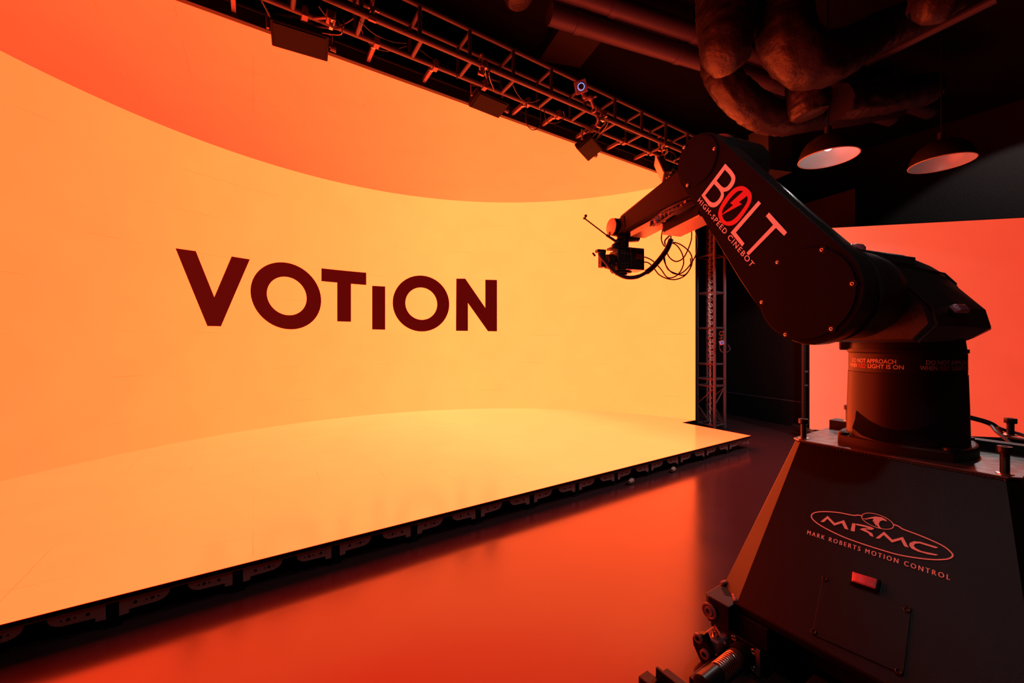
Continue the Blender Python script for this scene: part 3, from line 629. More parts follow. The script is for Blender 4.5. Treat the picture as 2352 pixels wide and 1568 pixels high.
mb.loft([section(fr_t, [s*.93 for s in fs_], [z*.96 for z in fz_]), section([t_+.02 for t_ in fr_t], fs_, fz_), section(mid_t, fs_, [z*1. for z in fz_]), section([.78, .78, .80, .86, .90, .80], [s*.96 for s in fs_], [.18, .16, .105, -.06, -.14, -.2]), section(bk_t, bs, bz)])
shell = mb.build('shoulder_shell', 'cover', bot, smooth=12, bevel=.006)
mb = MB(); mb.tube([loc(fr_t[i]+.012, fs_[i]*1.0, fz_[i]) for i in range(6)], .006, 8); mb.build('shell_rim', 'cover', shell)
mb = MB(); mb.tube([loc(.30, .112, .135), loc(.55, .120, .125), loc(.80, .114, .116), loc(.92, .108, .075)], .005, 8); mb.build('shell_ridge', 'cover', shell)
# raised rib on the shell
mb = MB(); mb.prism([loc(.34, .083, .176), loc(.36, .108, .134), loc(.56, .108, .136), loc(.62, .083, .178)], (UP*.75+rV*.66)*.010); mb.build('shell_rib', 'cover', shell, smooth=0, bevel=.004)
fc = Vector((0, 0, 0))
def lamp_on(c_, ax, ay, az, name='warning_lamp'):
    mb = MB(); mb.box(c_, ax*.050, ay*.022, az*.006); o = mb.build(name, 'dark', bot, bevel=.003)
    mb = MB(); mb.loft([[c_+ax*sx*.044*k+ay*sy*.018*k+az*h for sx, sy in ((-1, -1), (1, -1), (1, 1), (-1, 1))] for k, h in ((1, .004), (1, .018), (.82, .028))]); tell(mb.build('lens', 'redlens', o, bevel=.003), 'red lens')
    return o
sn = (rV*.84+UP*.54).normalized(); lamp_on(loc(.575, .236, -.074)+sn*.001, mV, sn.cross(mV).normalized(), sn)
mb = MB(); tc_ = loc(.262, .03, .196); mb.lathe(tc_, UP, [(.044, -.01), (.044, .010), (.036, .022), (.018, .028)], 24); tell(mb.build('beacon', 'redlens', bot), 'red beacon dome')
# column
zf = -.523+HC; cc = COLC
mb = MB(); mb.lathe(COLC, UP, [(.17, HC+.12), (.195, HC+.06), (.203, HC-.02), (.205, HC-.038), (.212, HC-.036), (.212, HC-.052), (.206, HC-.056), (.206, HC-.148), (.209, HC-.15), (.213, HC-.30), (.216, zf+.06), (.216, zf)], 80); M['cast0'] = mat('column_casting_satin', (.015, .0075, .018), .42, 0, .26, .03, 300, .05); colm = mb.build('column', 'cast0', bot)
mb = MB(); q = COLC + UP*(HC+.0)
dl = px(1950, 797, 1.95); mb.box(COLC+(-Vector((.72, -.70, 0)))*.208+UP*(HC-.022), Vector((.72, -.70, 0))*.035, Vector((.70, .72, 0))*.03, UP*.022); mb.build('column_stop', 'black', bot, bevel=.008)
# foot casting: square with ears, and the curved scoop
mb = MB()
def sq(h, r_, k):
    out = []
    for i in range(64):
        a = 2*math.pi*i/64; ca_, sa_ = math.cos(a), math.sin(a)
        m_ = max(abs(ca_), abs(sa_)); rr = r_*((1-k) + k/m_)
        out.append(COLC + DV*(ca_*rr) + NV*(sa_*rr) + UP*h)
    return out
mb.loft([sq(zf, .240, .42), sq(zf+.052, .240, .42), sq(zf+.060, .233, .42)])
M['cast'] = mat('column_casting', (.014, .009, .010), .42, 0, .35, .03, 300, .05)
foot = mb.build('foot_casting', 'cast', bot, smooth=28, bevel=.005)
for sd, sn_ in ((-1, 1), (-1, -1), (1, 1), (1, -1)):
    p = COLC + DV*(sd*.182) + NV*(sn_*.182) + UP*(zf+.06); mb = MB(); mb.disc(p, UP, .022, .010, 20); mb.disc(p+UP*.0102, UP, .012, .001, 6, 1); mb.build('foot_bolt', ['bolt', 'dark'], foot)
# scoop: a curved lip wrapping the front of the column
def colpt(x, y, r_):
    q = ray(x, y); b = -(q.x*COLC.x+q.y*COLC.y); a = q.x*q.x+q.y*q.y; c2 = COLC.x**2+COLC.y**2-r_*r_; dsc = max(b*b-a*c2, 0)
    s = (-b-math.sqrt(dsc))/a; return math.atan2(q.y*s-COLC.y, q.x*s-COLC.x), q.z*s+HC
up_ = [(1966, 942), (1985, 958), (2010, 973), (2040, 984), (2075, 988), (2110, 984), (2140, 977), (2165, 969)]
dn_ = [(1957, 982), (1980, 1000), (2010, 1011), (2040, 1017), (2075, 1020), (2110, 1019), (2135, 1016), (2158, 1011)]
mb = MB(); ra, rb_ = [], []
def cw(az, r_): a, z = az; return Vector((COLC.x+r_*math.cos(a), COLC.y+r_*math.sin(a), z))
U_ = [colpt(*p, .217) for p in up_]; D_ = [colpt(*p, .236) for p in dn_]
rows = [[cw(u, .2155), cw(((u[0]*.8+d_[0]*.2), u[1]*.8+d_[1]*.2), .2185), cw(((u[0]+d_[0])/2, (u[1]+d_[1])/2), .2215), cw(d_, .236), cw((d_[0], zf+.05), .236), cw((d_[0], zf+.05), .21)] for u, d_ in zip(U_, D_)]
mb.loft([r_[:4] for r_ in rows], False) if False else None
def strip(rws, nm, mt):
    mb = MB(); k_ = len(rws[0]); mb.add([p for r_ in rws for p in r_], [(i*k_+j, i*k_+j+1, (i+1)*k_+j+1, (i+1)*k_+j) for i in range(len(rws)-1) for j in range(k_-1)]); mb.build(nm, mt, foot, smooth=40)
strip([r_[:4] for r_ in rows], 'foot_scoop', 'arm_cover'); strip([r_[3:] for r_ in rows], 'foot_skirt', 'cast')
for e_ in (rows[0], rows[-1]):
    mb = MB(); mb.add(e_, [tuple(range(len(e_)))]); mb.build('scoop_end', 'cast', foot, smooth=0)
# warning band with print
mb = MB(); mb.lathe(COLC, UP, [(.2061, HC-.146), (.2072, HC-.146), (.2072, HC-.058), (.2061, HC-.058)], 80, 0, False); band = mb.build('warning_band', 'black', colm)
def band_text(txt, a0, a1, z0, z1, mi, mb, spacing=1.0):
    vs, fs = textmesh(txt, .02, spacing)
    mb.add([cw((a0+(a1-a0)*v[0], z0+(z1-z0)*v[1]), .2078) for v in vs], fs, mi)
a_e, z_e = colpt(2076, 846, .2078); a_s2, z_s2 = colpt(2113, 851, .2078); a_d2, z_d2 = colpt(2128, 843, .2078); a_w2, _ = colpt(2165, 845, .2078)
zl2, zh2, zl1, zh1 = [colpt(2040, y_, .2078)[1] for y_ in (847.3, 837.3, 835.2, 825.2)]
wid = 1.20; gap = a_s2-a_e
for a_end in (a_e, a_e+gap+wid):
    mb = MB(); a0 = a_end-wid; f_ = lambda k: a0+wid*k
    band_text('WHEN', f_(0), f_(.235), zl2, zh2, 0, mb); band_text('RED', f_(.275), f_(.43), zl2, zh2, 1, mb); band_text('LIGHT IS ON', f_(.47), f_(1), zl2, zh2, 0, mb)
    band_text('DO NOT APPROACH', f_(.08), f_(.90), zl1, zh1, 0, mb)
    mb.build('warning_print', ['whitev', 'redv'], colm, smooth=0)

# pedestal
zt = -.523; zb = -1.153
def ring8(z, dF, dB, nL, nR, ch): return [R(dF, nL-ch, z), R(dF, nR+ch, z), R(dF+ch, nR, z), R(dB-ch, nR, z), R(dB, nR+ch, z), R(dB, nL-ch, z), R(dB-ch, nL, z), R(dF+ch, nL, z)]
top8 = [R(2.397, .925, zt), R(2.397, .247, zt), R(2.43, .215, zt), R(2.95, .215, zt), R(2.96, .225, zt), R(2.96, .95, zt), R(2.95, .957, zt), R(2.425, .957, zt)]
bot8 = [R(1.781, .93, zb), R(1.781, .11, zb), R(1.88, .0, zb), R(3.2, .0, zb), R(3.25, .05, zb), R(3.25, 1.0, zb), R(3.2, 1.045, zb), R(1.88, 1.041, zb)]
low8 = [p*1 for p in bot8]
for p in low8: p.z = FZ+HC+.10
for i, p in enumerate(low8):
    v = Vector((R(2.5, .52, 0).x-p.x, R(2.5, .52, 0).y-p.y, 0)).normalized(); low8[i] = p+v*.10
bz8 = [p - UP*.03 for p in bot8]
mb = MB(); mb.loft([top8, bot8, bz8]); ped = mb.build('pedestal_cabinet', 'pedestal', bot, smooth=0, bevel=.006)
mb = MB(); mb.loft([[p+(R(2.5, .52, 0)-p).normalized()*0 for p in [Vector((q.x, q.y, zb-.03+HC)) for q in low8]], low8]); mb.build('pedestal_skirt', 'dark', bot, smooth=0)
mb = MB(); tp8 = [p+UP*.002 for p in top8]; mb.prism([p + (p-R(2.68, .585, zt)).normalized()*.008 for p in tp8], UP*.012-UP*.003)
plate = mb.build('top_plate', 'steel', bot, smooth=0, bevel=.002)
# weld bead along the top edge
def weld(a, b, r_, name='weld_bead', m='bolt', par=None, seed=0):
    mb = MB(); L_ = (b-a).length; n_ = max(8, int(L_/.0035))
    pts = [a+(b-a)*(i/n_) for i in range(n_+1)]; rr = [r_*(.9+.32*(i % 3 == 1)+.2*noise.noise(Vector((i*.7, seed, 0)))) for i in range(n_+1)]
    mb.tube(pts, rr, 12); mb.build(name, m, par or bot, smooth=75)
weld(R(2.395, .925, zt-.004), R(2.395, .247, zt-.004), .006, par=ped)
# bar along the back of the plate, jacking bolts
mb = MB(); mb.rbox(2.89, 2.955, .20, .56, zt+.009, zt+.055); mb.build('clamp_bar', 'black', bot, bevel=.003)
mb = MB(); mb.rbox(2.86, 2.955, .84, .955, zt+.009, zt+.06); mb.rbox(2.84, 2.90, .78, .83, zt+.009, zt+.04); mb.build('clamp_bar', 'black', bot, bevel=.003)
def jack(p, h):
    mb = MB(); mb.tube([p, p+UP*h], .0125, 16); 
    for k in range(int(h/.006)): mb.torus(p+UP*(.004+k*.006), UP, .0125, .0016, 14, 5)
    o = mb.build('jacking_bolt', 'bolt', bot)
    mb = MB(); mb.lathe(p+UP*h, UP, [(.021, 0), (.022, .003), (.022, .022), (.020, .025), (.010, .025), (.010, .014), (.001, .014)], 20); mb.build('bolt_head', 'bolt', o)
    mb = MB(); mb.lathe(p, UP, [(.024, 0), (.024, .004), (.018, .005)], 20); mb.build('washer', 'screw', o)
jack(pz(1846, 1006, zt+.010), .078); jack(pz(2308, 1088, zt+.010), .082)
jack(pz(2321, 999, zt+.055), .060); jack(R(2.90, .875, zt+.06), .068)
# logo face
FP = Plane(R(2.397, .6, zt), (R(1.781, .5, zb)-R(2.397, .5, zt)).cross(NV))
if FP.n.dot(-DV) < 0: FP.n.negate()
fu = -NV; fv = FP.n.cross(fu).normalized()
if fv.z < 0: fv.negate()
fo = FP.p.copy()
q3 = lambda a, b: (1800+a*552/1932, 1120+b*552/1932)
def f2(p): w_ = FP.at(*q3(*p)) - fo; return (w_.dot(fu), w_.dot(fv))
def f3(v, o): return fo + fu*v[0] + fv*v[1] + FP.n*o
def flat2(mb, loops, mi=0, off=.0035):
    vs, tr_ = polyfill([[f2(p) for p in lp] for lp in loops]); mb.add([f3(v, off) for v in vs], tr_, mi)
def stroke(mb, pts, wd, closed=False, mi=0, off=.0035):
    P = [Vector((*f2(p), 0)) for p in pts]
    P = smoothpath(P + ([P[0]] if closed else []), 4)
    n_ = len(P); vs = []
    for i in range(n_):
        t_ = (P[min(i+1, n_-1)] - P[max(i-1, 0)]).normalized(); nn = Vector((-t_.y, t_.x, 0))*wd/2
        vs += [f3(P[i]+nn, off), f3(P[i]-nn, off)]
    mb.add(vs, [(2*i, 2*i+1, 2*i+3, 2*i+2) for i in range(n_-1)], mi)
mb = MB()
stroke(mb, [(637, 230), (600, 222), (560, 224), (450, 203), (340, 194), (260, 200), (226, 222), (235, 255), (290, 300), (380, 350), (500, 405), (640, 455), (780, 500), (920, 540), (1060, 565), (1200, 580), (1300, 578), (1345, 565), (1360, 545), (1345, 520), (1290, 475), (1200, 430), (1080, 380), (960, 335), (930, 315), (886, 297)], .0046)
stroke(mb, [(757+128*math.cos(a)-10*math.sin(a), 271+33*math.cos(a)-56*math.sin(a)) for a in [2*math.pi*k/20 for k in range(20)]], .0028, True)
flat2(mb, [[(635, 247), (665, 250), (700, 240), (740, 233), (790, 240), (822, 258), (832, 274), (800, 264), (776, 272), (766, 293), (775, 318), (796, 334), (762, 322), (748, 300), (742, 312), (736, 286), (728, 294), (728, 272), (716, 276), (724, 250), (700, 251), (662, 258)]])
flat2(mb, [[(296, 276), (355, 228), (412, 286), (487, 263), (523, 340), (493, 332), (470, 286), (408, 307), (354, 252), (326, 278)]])
flat2(mb, [[(553, 287), (580, 290), (572, 355), (540, 347)]])
flat2(mb, [[(584, 290), (650, 303), (705, 318), (730, 332), (712, 341), (655, 336), (712, 368), (726, 398), (698, 389), (680, 366), (612, 336), (640, 326), (690, 331), (650, 316), (584, 303)]])
flat2(mb, [[(740, 408), (808, 355), (875, 420), (960, 398), (1007, 485), (970, 472), (945, 422), (872, 443), (805, 382), (772, 412)]])
flat2(mb, [[(1245, 482), (1100, 437), (1050, 432), (1015, 445), (1010, 467), (1030, 492), (1080, 515), (1160, 537), (1225, 548), (1243, 540), (1110, 512), (1065, 490), (1046, 468), (1060, 452), (1095, 450), (1225, 490)]])
vs, fs = textmesh('MARK ROBERTS MOTION CONTROL', 0, 1.45)
o_, e_, h_ = FP.at(*q3(189, 375)), FP.at(*q3(1338, 746)), FP.at(*q3(192, 347)); hh = h_-o_; hh = hh - (e_-o_).normalized()*hh.dot((e_-o_).normalized())*.5
for k in (-1, 0, 1): mb.add([o_ + (e_-o_)*(v[0]+.0012*k) + hh*v[1]*1.15 + FP.n*(.0035+.0001*k) for v in vs], fs)
tell(mb.build('maker_logo', 'salmon', ped, smooth=0), 'pale oval logo with bird head and lettering')
# front marker lamp and access panel
lc = [FP.at(*q3(*p)) for p in ((548, 682), (788, 757), (768, 848), (540, 772))]; lcen = sum(lc, Vector())/4
mb = MB(); mb.loft([[p + FP.n*.002 for p in lc], [p + FP.n*.016 for p in lc], [lcen+(p-lcen)*.9 + FP.n*.018 for p in lc]]); ml = mb.build('marker_lamp', 'dark', bot, bevel=.002)
mb = MB(); ins = [lcen+(p-lcen)*.84 for p in lc]; mid = lambda i, j: (ins[i]+ins[j])/2
mb.loft([[p + FP.n*.017 for p in ins], [p + FP.n*.024 for p in ins], [lcen+(p-lcen)*.8 + FP.n*.027 for p in ins]]); tell(mb.build('lens', 'redlens', ml, bevel=.001), 'pink red lens')
ac = [FP.at(*q3(*p)) for p in ((318, 718), (1030, 970), (965, 1507), (232, 1180))]; acen = sum(ac, Vector())/4
mb = MB(); mb.prism([p + FP.n*.001 for p in ac], FP.n*.005); acp = mb.build('access_panel', 'pedestal', bot, smooth=0, bevel=.001)
for p in ((335, 738), (995, 988), (928, 1483), (246, 1162)):
    w_ = FP.at(*q3(*p)) + FP.n*.006; mb = MB(); mb.torus(w_+FP.n*.002, FP.n, .0075, .0025, 18, 8); mb.disc(w_, FP.n, .006, .001, 8); mb.build('panel_screw', 'bolt', acp)
# corner block, bearing, levers, buffer
mb = MB(); bq = [R(1.73, .936, 0), R(1.73, 1.03, 0), R(1.745, 1.05, 0), R(1.90, 1.05, 0), R(1.90, .936, 0)]
bq = [Vector((p.x, p.y, zb-.111+HC)) for p in bq]; mb.prism(bq, UP*.111); cb_ = mb.build('corner_block', 'pedestal', bot, smooth=0, bevel=.005)
mb = MB(); hp = [R(1.80, .99, zb+.001), R(1.835, 1.03, zb+.001), R(1.87, 1.025, zb+.001), R(1.855, .975, zb+.001), R(1.82, .965, zb+.001)]; mb.add(hp, [(0, 1, 2, 3, 4)]); mb.build('lightening_hole', 'dark', cb_, smooth=0)
weld(R(1.865, 1.045, zb+.002), R(1.885, 1.03, zb+.012), .010, m='bracket', par=cb_); weld(R(1.84, .975, zb+.002), R(1.785, .935, zb+.002), .009, m='bracket', par=cb_)
bc = R(1.729, 1.022, zb-.062); mb = MB(); mb.lathe(bc, -DV, [(.034, 0), (.034, .008), (.028, .010), (.024, .007), (.020, .007), (.018, .013), (.011, .013), (.010, .006), (.001, .006)], 36); mb.build('bearing', 'bracket', cb_)
mb = MB(); mb.prism([R(1.80, .94, zb-.11), R(1.80, 1.045, zb-.11), R(1.80, 1.06, zb-.17), R(1.80, 1.04, zb-.215), R(1.80, .94, zb-.215)], DV*.06); mb.build('side_gusset', 'pedestal', bot, smooth=0, bevel=.003)
lv = [(1590, 1462), (1602, 1454), (1618, 1457), (1633, 1500), (1636, 1518), (1626, 1529), (1612, 1524), (1604, 1508), (1592, 1480)]
LP = Plane(R(1.625, 1.0, 0), -DV); lpts = [LP.at(*p) for p in lv]
mb = MB(); mb.prism(lpts, DV*.03); lever = mb.build('lever_plate', 'pedestal', bot, smooth=0, bevel=.003)
for p in ((1606, 1464), (1621, 1501)):
    mb = MB(); mb.lathe(LP.at(*p), -DV, [(.020, 0), (.020, .012), (.016, .014), (.011, .014), (.011, .0), (.001, .0)], 24); mb.build('bushing', 'bracket', lever)
mb = MB(); mb.rbox(1.66, 1.76, .945, 1.02, zb-.185, zb-.135); clv = mb.build('clevis_block', 'bracket', bot, bevel=.008)
p = R(1.69, .975, zb-.135); mb = MB(); mb.lathe(p, UP, [(.018, 0), (.018, .006), (.011, .006), (.011, .024), (.006, .024), (.006, .015), (.001, .015)], 18); mb.build('clevis_bolt', 'screw', clv)
weld(R(1.755, 1.01, zb-.132), R(1.70, .935, zb-.15), .008, m='bracket', par=clv)
mb = MB(); mb.rbox(1.745, 1.762, .815, .935, zb-.225, zb-.112); bpl = mb.build('buffer_plate', 'pedestal', bot, bevel=.003)
mb = MB(); mb.rbox(1.765, 1.95, .80, .94, zb-.222, zb-.031); mb.build('buffer_mount', 'dark', bot)
mb = MB(); mb.rbox(1.738, 1.745, .815, .83, zb-.222, zb-.115); mb.build('plate_edge', 'bracket', bpl)
for n_, z in ((.92, -.128), (.84, -.135), (.84, -.205)):
    mb = MB(); w_ = R(1.744, n_, zb+z); mb.torus(w_-DV*.003, DV, .009, .003, 16, 8); mb.disc(w_, -DV, .007, .002, 6); mb.build('plate_screw', 'screw', bpl)
b0 = R(1.745, .885, zb-.165)
mb = MB(); mb.lathe(b0, -DV, [(.040, 0), (.040, .05), (.034, .052)], 32); mb.build('buffer_boss', 'dark', bpl)
mb = MB(); mb.lathe(b0-DV*.05, -DV, [(.034, 0), (.034, .022), (.030, .024)], 32); mb.build('buffer_collar', 'steel', bpl)
mb = MB(); mb.tube([b0-DV*.07, b0-DV*.26], .019, 20); mb.build('buffer_rod', 'bolt', bpl)
mb = MB(); n_ = 14*9; mb.tube([b0-DV*(.075+.12*i/n_) + (NV*math.cos(2*math.pi*i/14)+UP*math.sin(2*math.pi*i/14))*.032 for i in range(n_+1)], .0032, 7); mb.build('buffer_spring', 'screw', bpl)
mb = MB(); mb.lathe(b0-DV*.20, -DV, [(.032, 0), (.036, .004), (.036, .10), (.030, .104)], 32); mb.build('buffer_sleeve', 'bolt', bpl)
mb = MB(); mb.rbox(1.60, 1.72, .47, .62, zb-.12, zb-.06); mb.rbox(1.585, 1.60, .49, .60, zb-.11, zb-.075); mb.tube([R(1.60, .61, zb-.06), R(1.60, .61, zb-.17)], .014, 12); mb.build('brake_block', 'arm_cover', bot, bevel=.004)
# back cables from the column
def rcab(pts, r_, name='supply_cable'):
    mb = MB(); mb.tube(smoothpath(pts, 8), r_, 10); mb.build(name, 'cable', bot)
rcab([COLC+DV*.19-NV*.05+UP*(HC-.33), px(2262, 966, 2.12), px(2300, 985, 2.08), px(2352, 1000, 2.02), px(2420, 1030, 1.9)], .0085)
rcab([COLC+DV*.19-NV*.07+UP*(HC-.345), px(2262, 970, 2.08), px(2292, 994, 2.0), px(2340, 1030, 1.9), px(2420, 1080, 1.8)], .0075)
rcab([COLC+DV*.19-NV*.06+UP*(HC-.335), px(2270, 968, 2.1), px(2310, 1000, 2.06), px(2380, 1012, 1.95)], .007)

# elbow housing and forearm
E0 = ce.copy()
mb = MB(); mb.lathe(E0, mV, [(.155, .11), (.158, .13), (.150, .16), (.150, .36), (.142, .385), (.09, .40)], 56); mb.build('elbow_housing', 'cover', bot)
def el(t_, s_, z_): return E0 + mV*t_ + rV*s_ + UP*z_
ws, wz, wt = -.955, -.10, .205          # wrist centre relative to the elbow
fdir = (rV*ws + UP*wz).normalized(); fup = (UP - fdir*fdir.z).normalized()
def fsec(k, hw, hu, hd, ch):            # chamfered box section at fraction k of the forearm
    c_ = E0 + mV*wt + (rV*ws + UP*wz)*k
    return [c_ + mV*a + fup*b for a, b in ((-hw+ch, hu), (hw-ch, hu), (hw, hu-ch), (hw, -hd+ch), (hw-ch, -hd), (-hw+ch, -hd), (-hw, -hd+ch), (-hw, hu-ch))]
mb = MB(); mb.loft([fsec(-.02, .085, .12, .12, .03), fsec(.12, .10, .135, .14, .035), fsec(.55, .085, .105, .10, .03), fsec(.93, .062, .078, .075, .02)]); fore = mb.build('forearm', 'arm', bot, smooth=20, bevel=.006)
mb = MB(); mb.lathe(el(wt-.095, ws, wz), mV, [(.060, 0), (.066, .006), (.068, .02), (.068, .17), (.060, .186)], 40); wr = mb.build('wrist_joint', 'arm', bot)
mb = MB(); mb.lathe(el(wt-.097, ws, wz), -mV, [(.066, 0), (.066, .004), (.058, .007)], 40); mb.build('wrist_cover', 'anod', wr)
mb = MB(); mb.box(el(wt-.02, ws+.05, wz-.0), mV*.05, fdir*.09, fup*.06); mb.build('wrist_fork', 'arm', bot, bevel=.02, bseg=3)
wd = el(wt, ws, wz)
mb = MB(); mb.lathe(wd-UP*.05+rV*.03, UP, [(.048, 0), (.055, -.012), (.055, -.045), (.042, -.055), (.036, -.06), (.036, -.13), (.046, -.132), (.046, -.15)], 32); mb.build('tool_flange', 'arm', bot)
mb = MB(); mb.tube([wd-UP*.075-mV*.02+rV*.03, wd-UP*.075+mV*.12+rV*.05], [.05, .035], 24); mb.build('wrist_motor', 'cover', bot)
# under-arm cable tray and connectors
def fk(k, t_, dz): return E0 + mV*(wt+t_) + (rV*ws+UP*wz)*k + fup*dz
mb = MB(); mb.box(fk(.30, -.005, -.205), mV*.075, fdir*.15, fup*.035); tray = mb.build('cable_tray', 'arm', bot, bevel=.006)
mb = MB(); mb.box(fk(.30, -.005, -.245), mV*.078, fdir*.155, fup*.005); mb.build('tray_floor', 'anod', tray)
mb = MB(); mb.box(fk(.64, -.005, -.125), mV*.066, fdir*.16, fup*.02); mb.build('underside_guard', 'anod', bot, bevel=.004)
mb = MB(); mb.box(fk(.48, -.085, -.145), mV*.015, fdir*.028, fup*.03); mb.sphere(fk(.48, -.10, -.15), .022, 12); mb.build('connector_block', 'bracket', bot, bevel=.004)
for k in range(9):
    a = .22+.036*k; mb = MB(); mb.tube([fk(a, -.09, -.13-.02*(k % 2)), fk(a+.02, -.11, -.14), fk(a+.05, -.09, -.155)], .008, 8); mb.box(fk(a, -.1, -.13), mV*.006, fdir*.012, fup*.010); mb.build('cable_gland', 'cable' if k % 3 else 'bracket', tray, bevel=.003)
for i, (pts, r_) in enumerate((([fk(.12, -.06, -.14), fk(.25, -.10, -.15), fk(.40, -.10, -.135), fk(.52, -.09, -.16), fk(.55, -.07, -.12)], .012), ([fk(.1, -.07, -.16), fk(.28, -.12, -.175), fk(.42, -.10, -.17), fk(.5, -.08, -.15)], .009), ([fk(.15, -.08, -.12), fk(.3, -.11, -.12), fk(.45, -.09, -.11), fk(.55, -.08, -.14)], .008))):
    rcab(pts, r_, 'arm_cable')

# ------------------------------------------------------------------ cinema camera under the wrist
q4 = lambda a, b: (1300+a*400/1742, 300+b*360/1568)
CZD = (wd.y)
cv = px(*q4(600, 1300), CZD-.02); camt = thing('cinema_camera', 'black cinema camera hanging from the robot wrist', 'camera', cv-UP*.2)
lx = Vector((-.96, -.28, 0)).normalized(); ly = Vector((-lx.y, lx.x, 0))
if ly.y > 0: ly = -ly
s_ = CZD/F*400/1742       # metres for one pixel of the detail view
def cq(a, b, o=0): return cv - Vector((1, 0, 0))*0 + (Vector((1, 0, 0))*(a-600) - UP*(b-1300))*s_ + ly*o
def cb3(a0, a1, b0, b1, o, th, nm, m='cam', par=camt, bev=.006):
    c_ = cq((a0+a1)/2, (b0+b1)/2, o); mb = MB(); mb.box(c_, lx*((a1-a0)/2*s_), ly*th, UP*((b1-b0)/2*s_)); return mb.build(nm, m, par, bevel=bev)
body = cb3(470, 605, 1205, 1405, .0, .062, 'body')
bat = cb3(600, 752, 1188, 1398, -.0, .058, 'battery_module')
cb3(425, 640, 1172, 1196, 0, .05, 'top_plate'); cb3(300, 395, 1192, 1222, .0, .025, 'accessory_bar'); cb3(330, 380, 1215, 1370, .01, .03, 'matte_box')
cb3(470, 640, 1405, 1425, 0, .045, 'bottom_plate'); cb3(505, 600, 1425, 1445, 0, .03, 'quick_release'); cb3(560, 755, 1392, 1402, .0, .06, 'battery_tray', 'anod')
mb = MB(); a_ = cq(470, 1312, 0); mb.lathe(a_, lx, [(.052, 0), (.052, .01), (.060, .012), (.060, .035), (.055, .04), (.055, .06), (.048, .062)], 32); mb.build('lens', 'cam', camt)
mb = MB(); mb.box(cq(500, 1298, .064), lx*.016, ly*.002, UP*.02); mb.build('side_screen', 'bracket', body)
for k in range(6):
    for j in range(3): mb = MB(); mb.tube([cq(460+28*k, 1245+95*(j > 0)+30*(j > 1), .062), cq(460+28*k, 1245+95*(j > 0)+30*(j > 1), .068)], .005, 8); mb.build('button', 'bracket', body)
mb = MB(); mb.box(cq(612, 1280, .06), lx*.004, ly*.004, UP*.045); mb.build('trim_strip', 'bracket', body)
mb = MB(); mb.box(cq(690, 1275, .059), lx*.03, ly*.001, UP*.02); mb.build('side_plate', 'frame', bat)
mb = MB(); mb.tube([cq(500, 1108), cq(405, 1045)], .010, 10); mb.tube([cq(405, 1045), cq(195, 885)], .0055, 8); mb.sphere(cq(200, 855), .012); mb.tube([cq(195, 885), cq(200, 858)], .005, 6); mb.box(cq(186, 880), lx*.008, ly*.006, UP*.007)
mb.sphere(cq(445, 1025), .014); mb.tube([cq(445, 1025), cq(430, 1060)], .006, 8); mb.build('sensor_wand', 'cam', camt)
mb = MB(); mb.sphere(cq(515, 1118), .026); mb.sphere(cq(485, 1158), .024); mb.tube([cq(515, 1118), cq(520, 1185)], .016, 10); mb.build('wand_clamp', 'cam', camt)
mb = MB(); mb.tube([cq(268, 1222), cq(295, 1255)], .008, 8); mb.tube([cq(360, 1210), cq(350, 1330)], .02, 12); mb.build('focus_motor', 'cam', camt)
# flexible hose and hanging cables
def ccab(lst, r_, lab, name='cable', wob=.03, seed=0, group='cables hanging from the robot wrist', sub=8):
    pts = [cq(a, b, .02 + wob*noise.noise(Vector((i*.35, seed, 0)))) for i, (a, b) in enumerate(lst)]
    mb = MB(); mb.tube(smoothpath(pts, sub), r_, 8); return tag(mb.build(name, 'cable'), lab, 'cable', group)
hose = thing('flexible_hose', 'thick ribbed hose curving in an arc beneath the cinema camera', 'hose', cq(600, 1490, .08))
hp_ = smoothpath([cq(a, b, .075) for a, b in ((985, 1115), (955, 1190), (915, 1255), (860, 1325), (800, 1390), (740, 1435), (670, 1470), (600, 1483), (530, 1475), (460, 1440), (400, 1390), (350, 1330), (312, 1285), (290, 1245))], 8)
mb = MB(); mb.tube(hp_, [.0135 if i < 48 else .0155 for i in range(len(hp_))], 12); mb.build('hose_sleeve', 'cable', hose)
mb = MB()
for i in range(0, 40): mb.torus(hp_[i], (hp_[i+1]-hp_[max(i-1, 0)]), .017, .004, 14, 6)
mb.build('hose_ribs', 'cable', hose)
ccab([(950, 990), (925, 1090), (950, 1160), (1000, 1150), (1037, 1105), (1035, 1050), (1018, 995)], .005, 'thin cable making the small loop at top of the hanging bundle', seed=1)
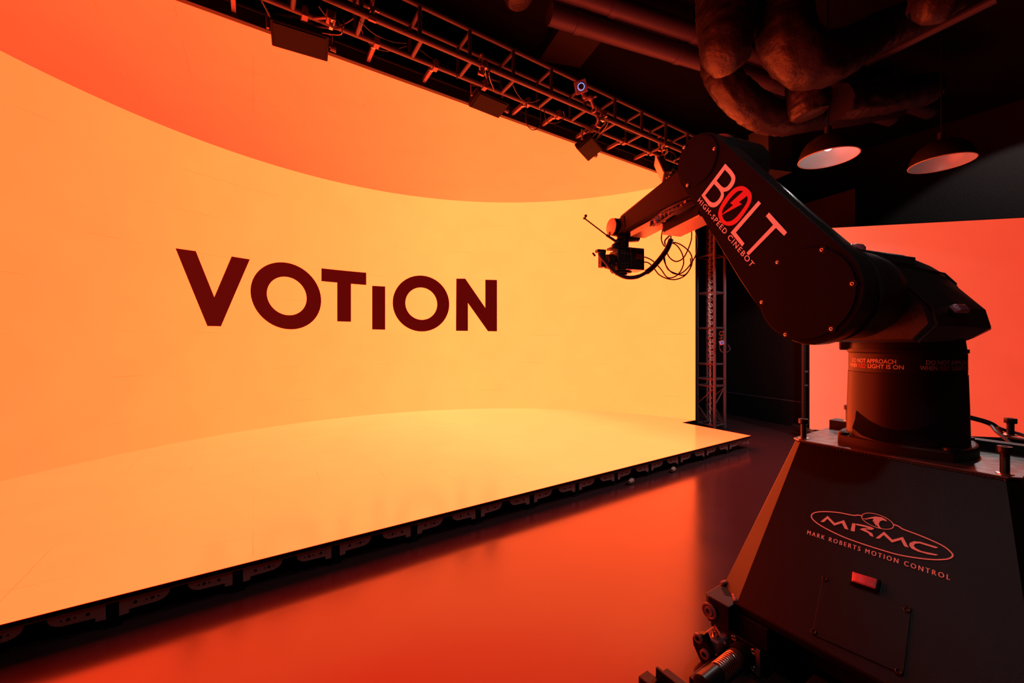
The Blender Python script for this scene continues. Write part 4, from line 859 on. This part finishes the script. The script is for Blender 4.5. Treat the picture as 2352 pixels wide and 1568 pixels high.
ccab([(755, 1268), (790, 1275), (850, 1310), (930, 1385), (1010, 1470), (1100, 1445), (1150, 1350), (1140, 1250), (1090, 1160), (1030, 1130), (985, 1170), (965, 1270), (1000, 1380), (1080, 1425), (1170, 1445), (1225, 1350), (1215, 1250), (1160, 1170), (1080, 1125), (1000, 1140)], .005, 'cable leaving the camera upper socket and winding into a double coil', seed=4)
ccab([(755, 1320), (800, 1325), (850, 1365), (910, 1440), (990, 1482), (1080, 1490), (1170, 1450), (1225, 1370), (1225, 1280)], .005, 'cable leaving the camera lower socket in a long low sweep', seed=7)
ccab([(1270, 1005), (1298, 1100), (1290, 1220), (1220, 1345), (1140, 1425), (1060, 1430), (990, 1370), (955, 1270), (985, 1170)], .005, 'outermost hanging cable on the right of the bundle', seed=10)
ccab([(1235, 1010), (1215, 1120), (1150, 1270), (1085, 1312), (1020, 1270), (985, 1200), (990, 1150)], .005, 'cable curving inside the bundle beneath the cable tray', seed=13)
ccab([(1062, 1005), (1010, 1060), (965, 1110), (975, 1150)], .006, 'short straight cable slanting down to the ribbed hose', seed=16)

# ------------------------------------------------------------------ robot track
trk = thing('robot_track', 'dark floor track carrying the robot pedestal', 'track', R(2.6, .55, FZ))
for n_ in (.90, .20):
    mb = MB(); mb.rbox(1.46, 3.7, n_-.05, n_+.05, FZ+.001, FZ+.05); mb.rbox(1.46, 3.7, n_-.015, n_+.015, FZ+.05, FZ+.075); mb.build('rail', 'bolt', trk, bevel=.004)
for d_ in (1.62, 2.3, 3.0, 3.6):
    mb = MB(); mb.rbox(d_-.05, d_+.05, .25, .85, FZ+.001, FZ+.04); mb.build('cross_tie', 'black', trk, bevel=.003)
mb = MB(); mb.rbox(1.345, 1.357, .82, 1.02, FZ+.001, FZ+.088); mb.rbox(1.345, 1.46, .82, .832, FZ+.001, FZ+.085); mb.rbox(1.30, 1.46, .84, 1.05, FZ+.001, FZ+.014); es = mb.build('end_stop', 'pedestal', trk, bevel=.003)
mb = MB(); mb.rbox(1.29, 1.345, 1.0, 1.06, FZ+.001, FZ+.05); mb.build('end_stop_foot', 'pedestal', trk, bevel=.004)
mb = MB(); cpts = [(.84, .02), (.86, .045), (.89, .05), (.92, .03)]
